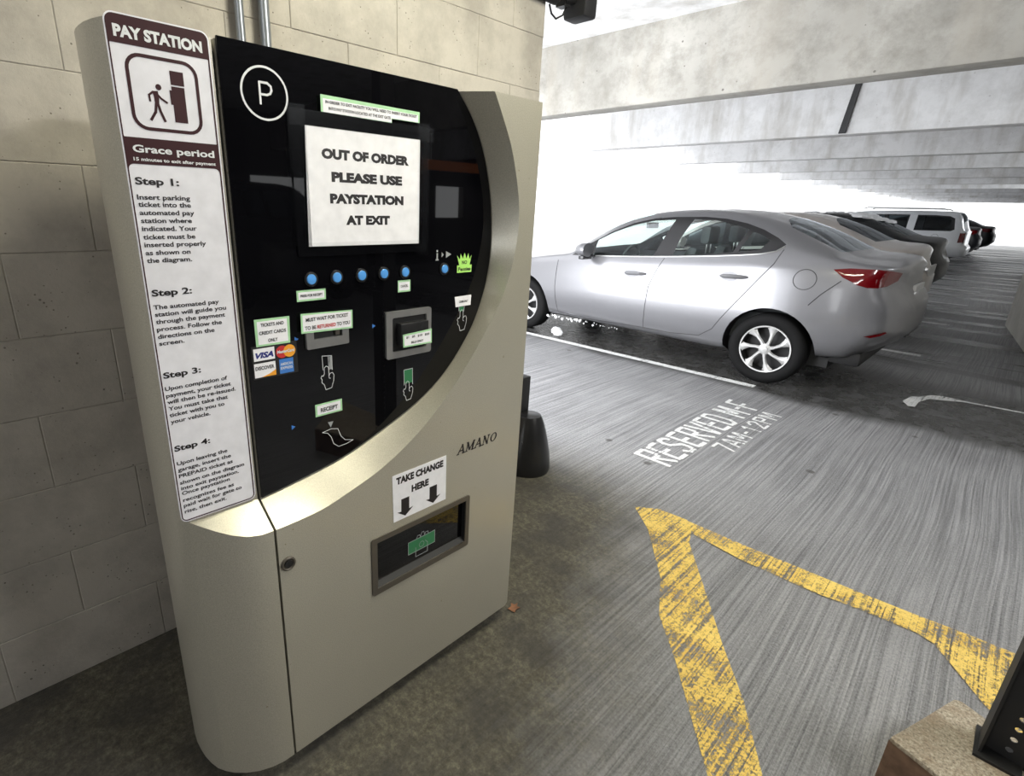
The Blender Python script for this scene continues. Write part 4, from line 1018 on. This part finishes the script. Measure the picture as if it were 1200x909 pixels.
    for wx in S['wheels']:
        for sg in (-1, 1):
            al = MB(); ring = []
            for k in range(19):
                a = PI*1.2*k/18 - .1*PI; x = wx + (S['arch']-.002)*math.cos(a); z = S['wr'] + (S['arch']-.002)*math.sin(a)
                y = P(x, vz(x, max(z, F['zb'](x))))[1] - .004
                ring.append((x, z, y))
            v = [W3((x, y, z), sg) for x, z, y in ring] + [W3((x, .55, z), sg) for x, z, y in ring]; n = len(ring)
            f = [[i, i+1, n+i+1, n+i] for i in range(n-1)] + [[n+i for i in range(n)]]
            al.add(v, f); al.build('wheel_arch', M['mblack'], root, fix=True)
            # wheel
            yo = .865*sy if S['L'] < 4.7 else .90*sy; c = O + Vector((wx*sx, sg*mir*yo, S['wr']*sz)); dr_ = -sg*mir; R_ = S['wr']*sz; rr = R_*.675
            wd = .215
            prof = [(rr, 0.012), (rr+.012, .0), (R_*.85, -.008), (R_*.95, .004), (R_, .03), (R_, wd-.03), (R_*.95, wd), (rr, wd-.02)]
            ty = MB().lathe([(r, h_*dr_) for r, h_ in prof], c, 'Y', 48).build('tyre', M['tyre'], root, smooth=True, angle=50)
            cv = MB().lathe([(rr, .012*dr_), (rr-.006, .004*dr_), (rr-.018, .006*dr_), (rr-.022, .03*dr_), (rr-.024, .10*dr_), (0, .10*dr_)], c, 'Y', 40).build('brake_disc', M['mblack'], ty, smooth=True, angle=30)
            if lod == 1 or (sg == near_s):
                sp_ = MB(); nsp = 7
                for k in range(nsp):
                    a0 = 2*PI*k/nsp + .3
                    pts = []
                    for (r0, off_, hw) in ((.16, 0, .20), (.36, .04, .15), (.60, .12, .135), (.82, .19, .20), (.97, .22, .29)):
                        pts.append((r0*rr, a0+off_, hw))
                    v = []; f = []
                    for r0, aa, hw in pts:
                        for s_ in (-1, -.45, .45, 1):
                            wdt = hw * (1 if r0 > .5*rr else 1)
                            ang_ = aa + s_*hw*(.45*rr/r0 if r0 < .45*rr else .9)
                            dep = (.0 if abs(s_) < .9 else .014)
                            v.append(c + Vector((r0*math.cos(ang_), (.006 + dep + .012*(1-r0/rr))*dr_*1.0 if False else (.004+dep)*dr_, r0*math.sin(ang_))))
                    for i in range(len(pts)-1):
                        for j in range(3): f.append([4*i+j, 4*i+j+1, 4*i+j+5, 4*i+j+4])
                    sp_.add(v, f)
                sp_.lathe([(rr*1.0, .012*dr_), (rr*.99, .0), (rr*.94, .001*dr_), (rr*.925, .014*dr_)], c, 'Y', 48)
                sp_.lathe([(rr*.24, .010*dr_), (rr*.20, .003*dr_), (rr*.13, .001*dr_), (rr*.12, -.004*dr_), (0, -.006*dr_)], c, 'Y', 24)
                sp_.build('wheel_cover', M['alloy'], ty, smooth=True, angle=35, fix=False)
    # interior
    if lod == 1:
        it = MB(); bx = lambda a, b: it.box(O+Vector(a), O+Vector(b))
        bx((1.25, -.72, .35), (3.75, .72, .62)); bx((1.38, -.68, .62), (1.72, .68, .92)); bx((3.35, -.68, .6), (3.95, .68, 1.0))
        it.build('cabin_floor', M['seat'], root, bevel=.03)
        def seat(x, y, nm, lean=.22, w=.25, hr=True):
            s_ = MB()
            prof = [(x-.28, .62), (x-.26, .74), (x+.16, .72), (x+.16+lean*.6, 1.0), (x+.16+lean, 1.15), (x+.25+lean, 1.13), (x+.30, .62)]
            v = [O+Vector((a, y-w, b)) for a, b in prof] + [O+Vector((a, y+w, b)) for a, b in prof]; n = len(prof)
            s_.add(v, [list(range(n)), [n+i for i in range(n)][::-1]] + [[i, n+i, n+(i+1) % n, (i+1) % n] for i in range(n)])
            so = s_.build(nm, M['seat'], root, bevel=.03, fix=True)
            if hr:
                hx = x+.20+lean
                MB().box(O+Vector((hx, y-.13, 1.17)), O+Vector((hx+.10, y+.13, 1.35))).build('headrest', M['seat'], so, bevel=.04)
                MB().tube([O+Vector((hx+.05, y-.05, 1.08)), O+Vector((hx+.05, y-.05, 1.2))], .007, 6).tube([O+Vector((hx+.05, y+.05, 1.08)), O+Vector((hx+.05, y+.05, 1.2))], .007, 6).build('headrest_posts', M['steel'], so)
        for y in (-.36, .36): seat(2.30, y, 'front_seat')
        for y in (-.42, .42): seat(3.02, y, 'rear_seat', w=.30)
        cs = O + Vector((1.90, -.36, .93))
        MB().tube([cs + Vector((.04*math.sin(a), .18*math.cos(a), .17*math.sin(a))) for a in [2*PI*k/24 for k in range(24)]], .014, 8, closed=True).tube([cs+Vector((0,-.17,0)), cs+Vector((-.03,0,-.01)), cs+Vector((0,.17,0))], .018, 8).build('steering_wheel', M['seat'], root, smooth=True)
        MB().box(O+Vector((1.93, -.12, 1.285)), O+Vector((1.96, .12, 1.35))).build('rear_view_mirror', M['trim'], root, bevel=.01)
    # panel gaps, handles, mirror
    if lod <= 2:
        for sg in ((-1, 1) if lod == 1 else (near_s,)):
            for sm in S['seams']:
                pts = [P(p.x, vz(p.x, p.y)) for p in dens(sm, .06, False)]
                MB().tube([W3(p, sg) for p in pts], .0035, 6).build('panel_gap', M['seam'], root)
            for hx, hz in S['handles']:
                c0 = SP(hx-.11, hz, sg); c1 = SP(hx+.12, hz+.01, sg); n = Vector((0, sg*mir, 0))
                bo = [( -.10, 0), (-.06, .036), (0, .048), (.05, .036), (.07, 0), (.05, -.034), (0, -.045), (-.06, -.034)]
                MB().tube([c0 + n*.004, c0 + n*.03 + Vector((.03, 0, .002)), c1 + n*.034 + Vector((-.05, 0, 0)), c1+n*.006], [.010, .018, .018, .010], 8).build('door_handle', paint, root, smooth=True)
                m_ = MB(); pv = [SP(hx-.03+a, hz+b, sg, .004) for a, b in bo]; m_.add(pv + [SP(hx-.03, hz, sg, .0045)], [[i, (i+1) % 8, 8] for i in range(8)])
                m_.build('handle_cup', M['cup'], root)
            if S['fuel'] and sg == near_s:
                fx, fz, fr_ = S['fuel']
                MB().tube([SP(fx+fr_*math.cos(a), fz+fr_*math.sin(a), sg) for a in [2*PI*k/32 for k in range(32)]], .003, 6, closed=True).build('fuel_flap_gap', M['seam'], root)
            mx = SP(1.74 if S['L'] < 4.7 else 1.75, S['win']['front_side_window'][0][1]+.0, sg); n = sg*mir
            MB().add([], []).lathe([(0, -.10), (.05, -.095), (.075, -.05), (.08, 0), (.078, .03), (0, .032)], mx + Vector((-.02, n*.15, .055)), 'X', 20, 1.3, .95).build('door_mirror', paint, root, smooth=True)
            MB().tube([mx + Vector((0, -n*.02, -.02)), mx + Vector((-.01, n*.1, .0))], .022, 8).box(mx+Vector((-.05, n*.15-.085, -.045)), mx+Vector((.008, n*.15+.085, -.01))).build('mirror_base', M['trim'], root, bevel=.005)
    return root, SP, W3, P, vz, F
CX = -5.07
# silver sedan
car, SP, W3, P_, vz_, F_ = build_car('car', SEDAN, (CX, 6.06, 0), M['silver'], 1, label='silver grey four door sedan nearest the pay station')
# chrome strip, bumper details, plate, reflector, tail lamp inner
pts = [SP(x, z, -1, .003) for x, z in ((1.72,.985),(2.0,1.003),(2.3,1.025),(2.6,1.05),(2.9,1.078),(3.22,1.114),(3.42,1.142),(3.53,1.172),(3.58,1.215))]
MB().tube(pts, .006, 6).build('window_strip', M['steel'], car, smooth=True)
def patch(nm, poly, mat, parent, spf, off=.004, lab=None):
    pv = [spf(x, z, -1, off) for x, z in poly]; c = sum(pv, Vector())/len(pv)
    o = MB().add(pv+[c], [[i, (i+1) % len(pv), len(pv)] for i in range(len(pv))]).build(nm, mat, parent)
    if lab: o['label'] = lab
    return o
patch('rear_reflector', [(4.30,.56),(4.36,.585),(4.42,.61),(4.43,.60),(4.40,.575),(4.35,.555)], M['lampred'], car, SP, .014)
pb_ = MB().box((CX+4.44, 5.86, .80), (CX+4.462, 6.32, .94)).build('number_plate', M['plate'], car)
MB().box((CX+4.46, 5.75, .52), (CX+4.50, 6.4, .56)).build('bumper_recess', M['black'], car)
MB().box((CX+3.98, 5.36, .27), (CX+4.30, 6.76, .40)).build('rear_valance', M['mblack'], car, bevel=.04)
# snow clinging to the sill and a lump on the floor
random.seed(3)
sn_ = MB()
for k in range(34):
    x = 1.16 + .028*k*random.uniform(.8, 1.2); r = random.uniform(.008, .024)*(1-k/44)
    sn_.lathe([(0, -r*1.3), (r*.8, -r*.6), (r, 0), (r*.7, r*.6), (0, r*.8)], Vector((CX+x, 5.22+random.uniform(0, .05), .235-random.uniform(0, .03))), 'Z', 7)
o = tag(sn_.build('sill_snow', M['snow'], car, smooth=True), kind='stuff')
lm = MB()
for k in range(9):
    r = random.uniform(.03, .06); lm.lathe([(0, -r*.5), (r*.9, -r*.2), (r, r*.3), (r*.6, r*.9), (0, r*1.1)], Vector((-3.70+random.uniform(-.07, .07), 5.22+random.uniform(-.04, .04), random.uniform(.02, .05))), 'Z', 8)
o = lm.build('snow_lump', M['snow'], smooth=True); tag(o, 'small lump of dirty snow behind the silver sedan front wheel', 'snow lump')
# other cars
c2, SP2, *_ = build_car('car', SEDAN, (CX-.27, 8.95, 0), M['beige'], 2, glass='dglass', label='pale champagne sedan, second in the row, just behind the silver sedan')
MB().box((CX-.27+4.50, 8.7, .80), (CX-.27+4.515, 9.2, .93)).build('number_plate', M['plate'], c2)
c3, SP3, *_ = build_car('car', SEDAN_DARK, (CX-.40, 12.0, 0), M['dark'], 2, sz=1.01, glass='dglass', label='black sedan with snow on its roof, third in the row')
rs_ = MB()
for k in range(26):
    x = random.uniform(1.9, 3.6); y = random.uniform(-.5, .5); r = random.uniform(.07, .16)
    z = interp(SEDAN['zc'])(x)*1.01
    rs_.lathe([(0, -.03), (r, -.02), (r*.9, .015), (r*.5, .035), (0, .04)], Vector((CX-.40+x, 12.0+y, z-.01)), 'Z', 9)
tag(rs_.build('roof_snow', M['snow'], c3, smooth=True), kind='stuff')
c4, *_ = build_car('car', SUV, (CX-1.15, 21.9, 0), M['suvpaint'], 2, sz=.955, glass='dglass', label='light silver estate SUV with roof rails farther down the row', cat='car')
for sg in (-1, 1):
    MB().tube([(CX-1.15+2.2, 21.9+sg*.62, 1.72), (CX-1.15+2.3, 21.9+sg*.62, 1.76), (CX-1.15+4.1, 21.9+sg*.62, 1.76), (CX-1.15+4.2, 21.9+sg*.62, 1.72)], .018, 6).build('roof_rail', M['steel'], c4)
c5, *_ = build_car('car', SEDAN, (CX-.9, 27.3, 0), M['dark'], 2, sz=1.04, glass='dglass', label='dark hatch tailed car just right of the silver SUV, far down the row')
c6, *_ = build_car('car', SEDAN, (CX-.8, 33.2, 0), M['dark'], 2, sz=1.04, glass='dglass', label='farthest dark car, at the right end of the row')
# seen only as reflections in the black panel: dark SUV across the aisle and an orange clearance bar
c7, *_ = build_car('car', SUV, (4.3, 3.6, 0), M['dark'], 2, glass='dglass', label='dark SUV parked across the aisle, seen as a reflection in the black panel')
ob = MB().box((4.95, 5.9, 2.03), (5.05, 7.4, 2.19)).build('clearance_bar', M['orangepaint'], bevel=.01); tag(ob, 'orange clearance bar hung from the deck, seen as a reflection in the black panel', 'clearance bar')
MB().tube([(5, 6.1, 2.19), (5, 6.1, 3.1)], .01, 6).tube([(5, 7.2, 2.19), (5, 7.2, 3.1)], .01, 6).build('hanger', M['steel'], ob)
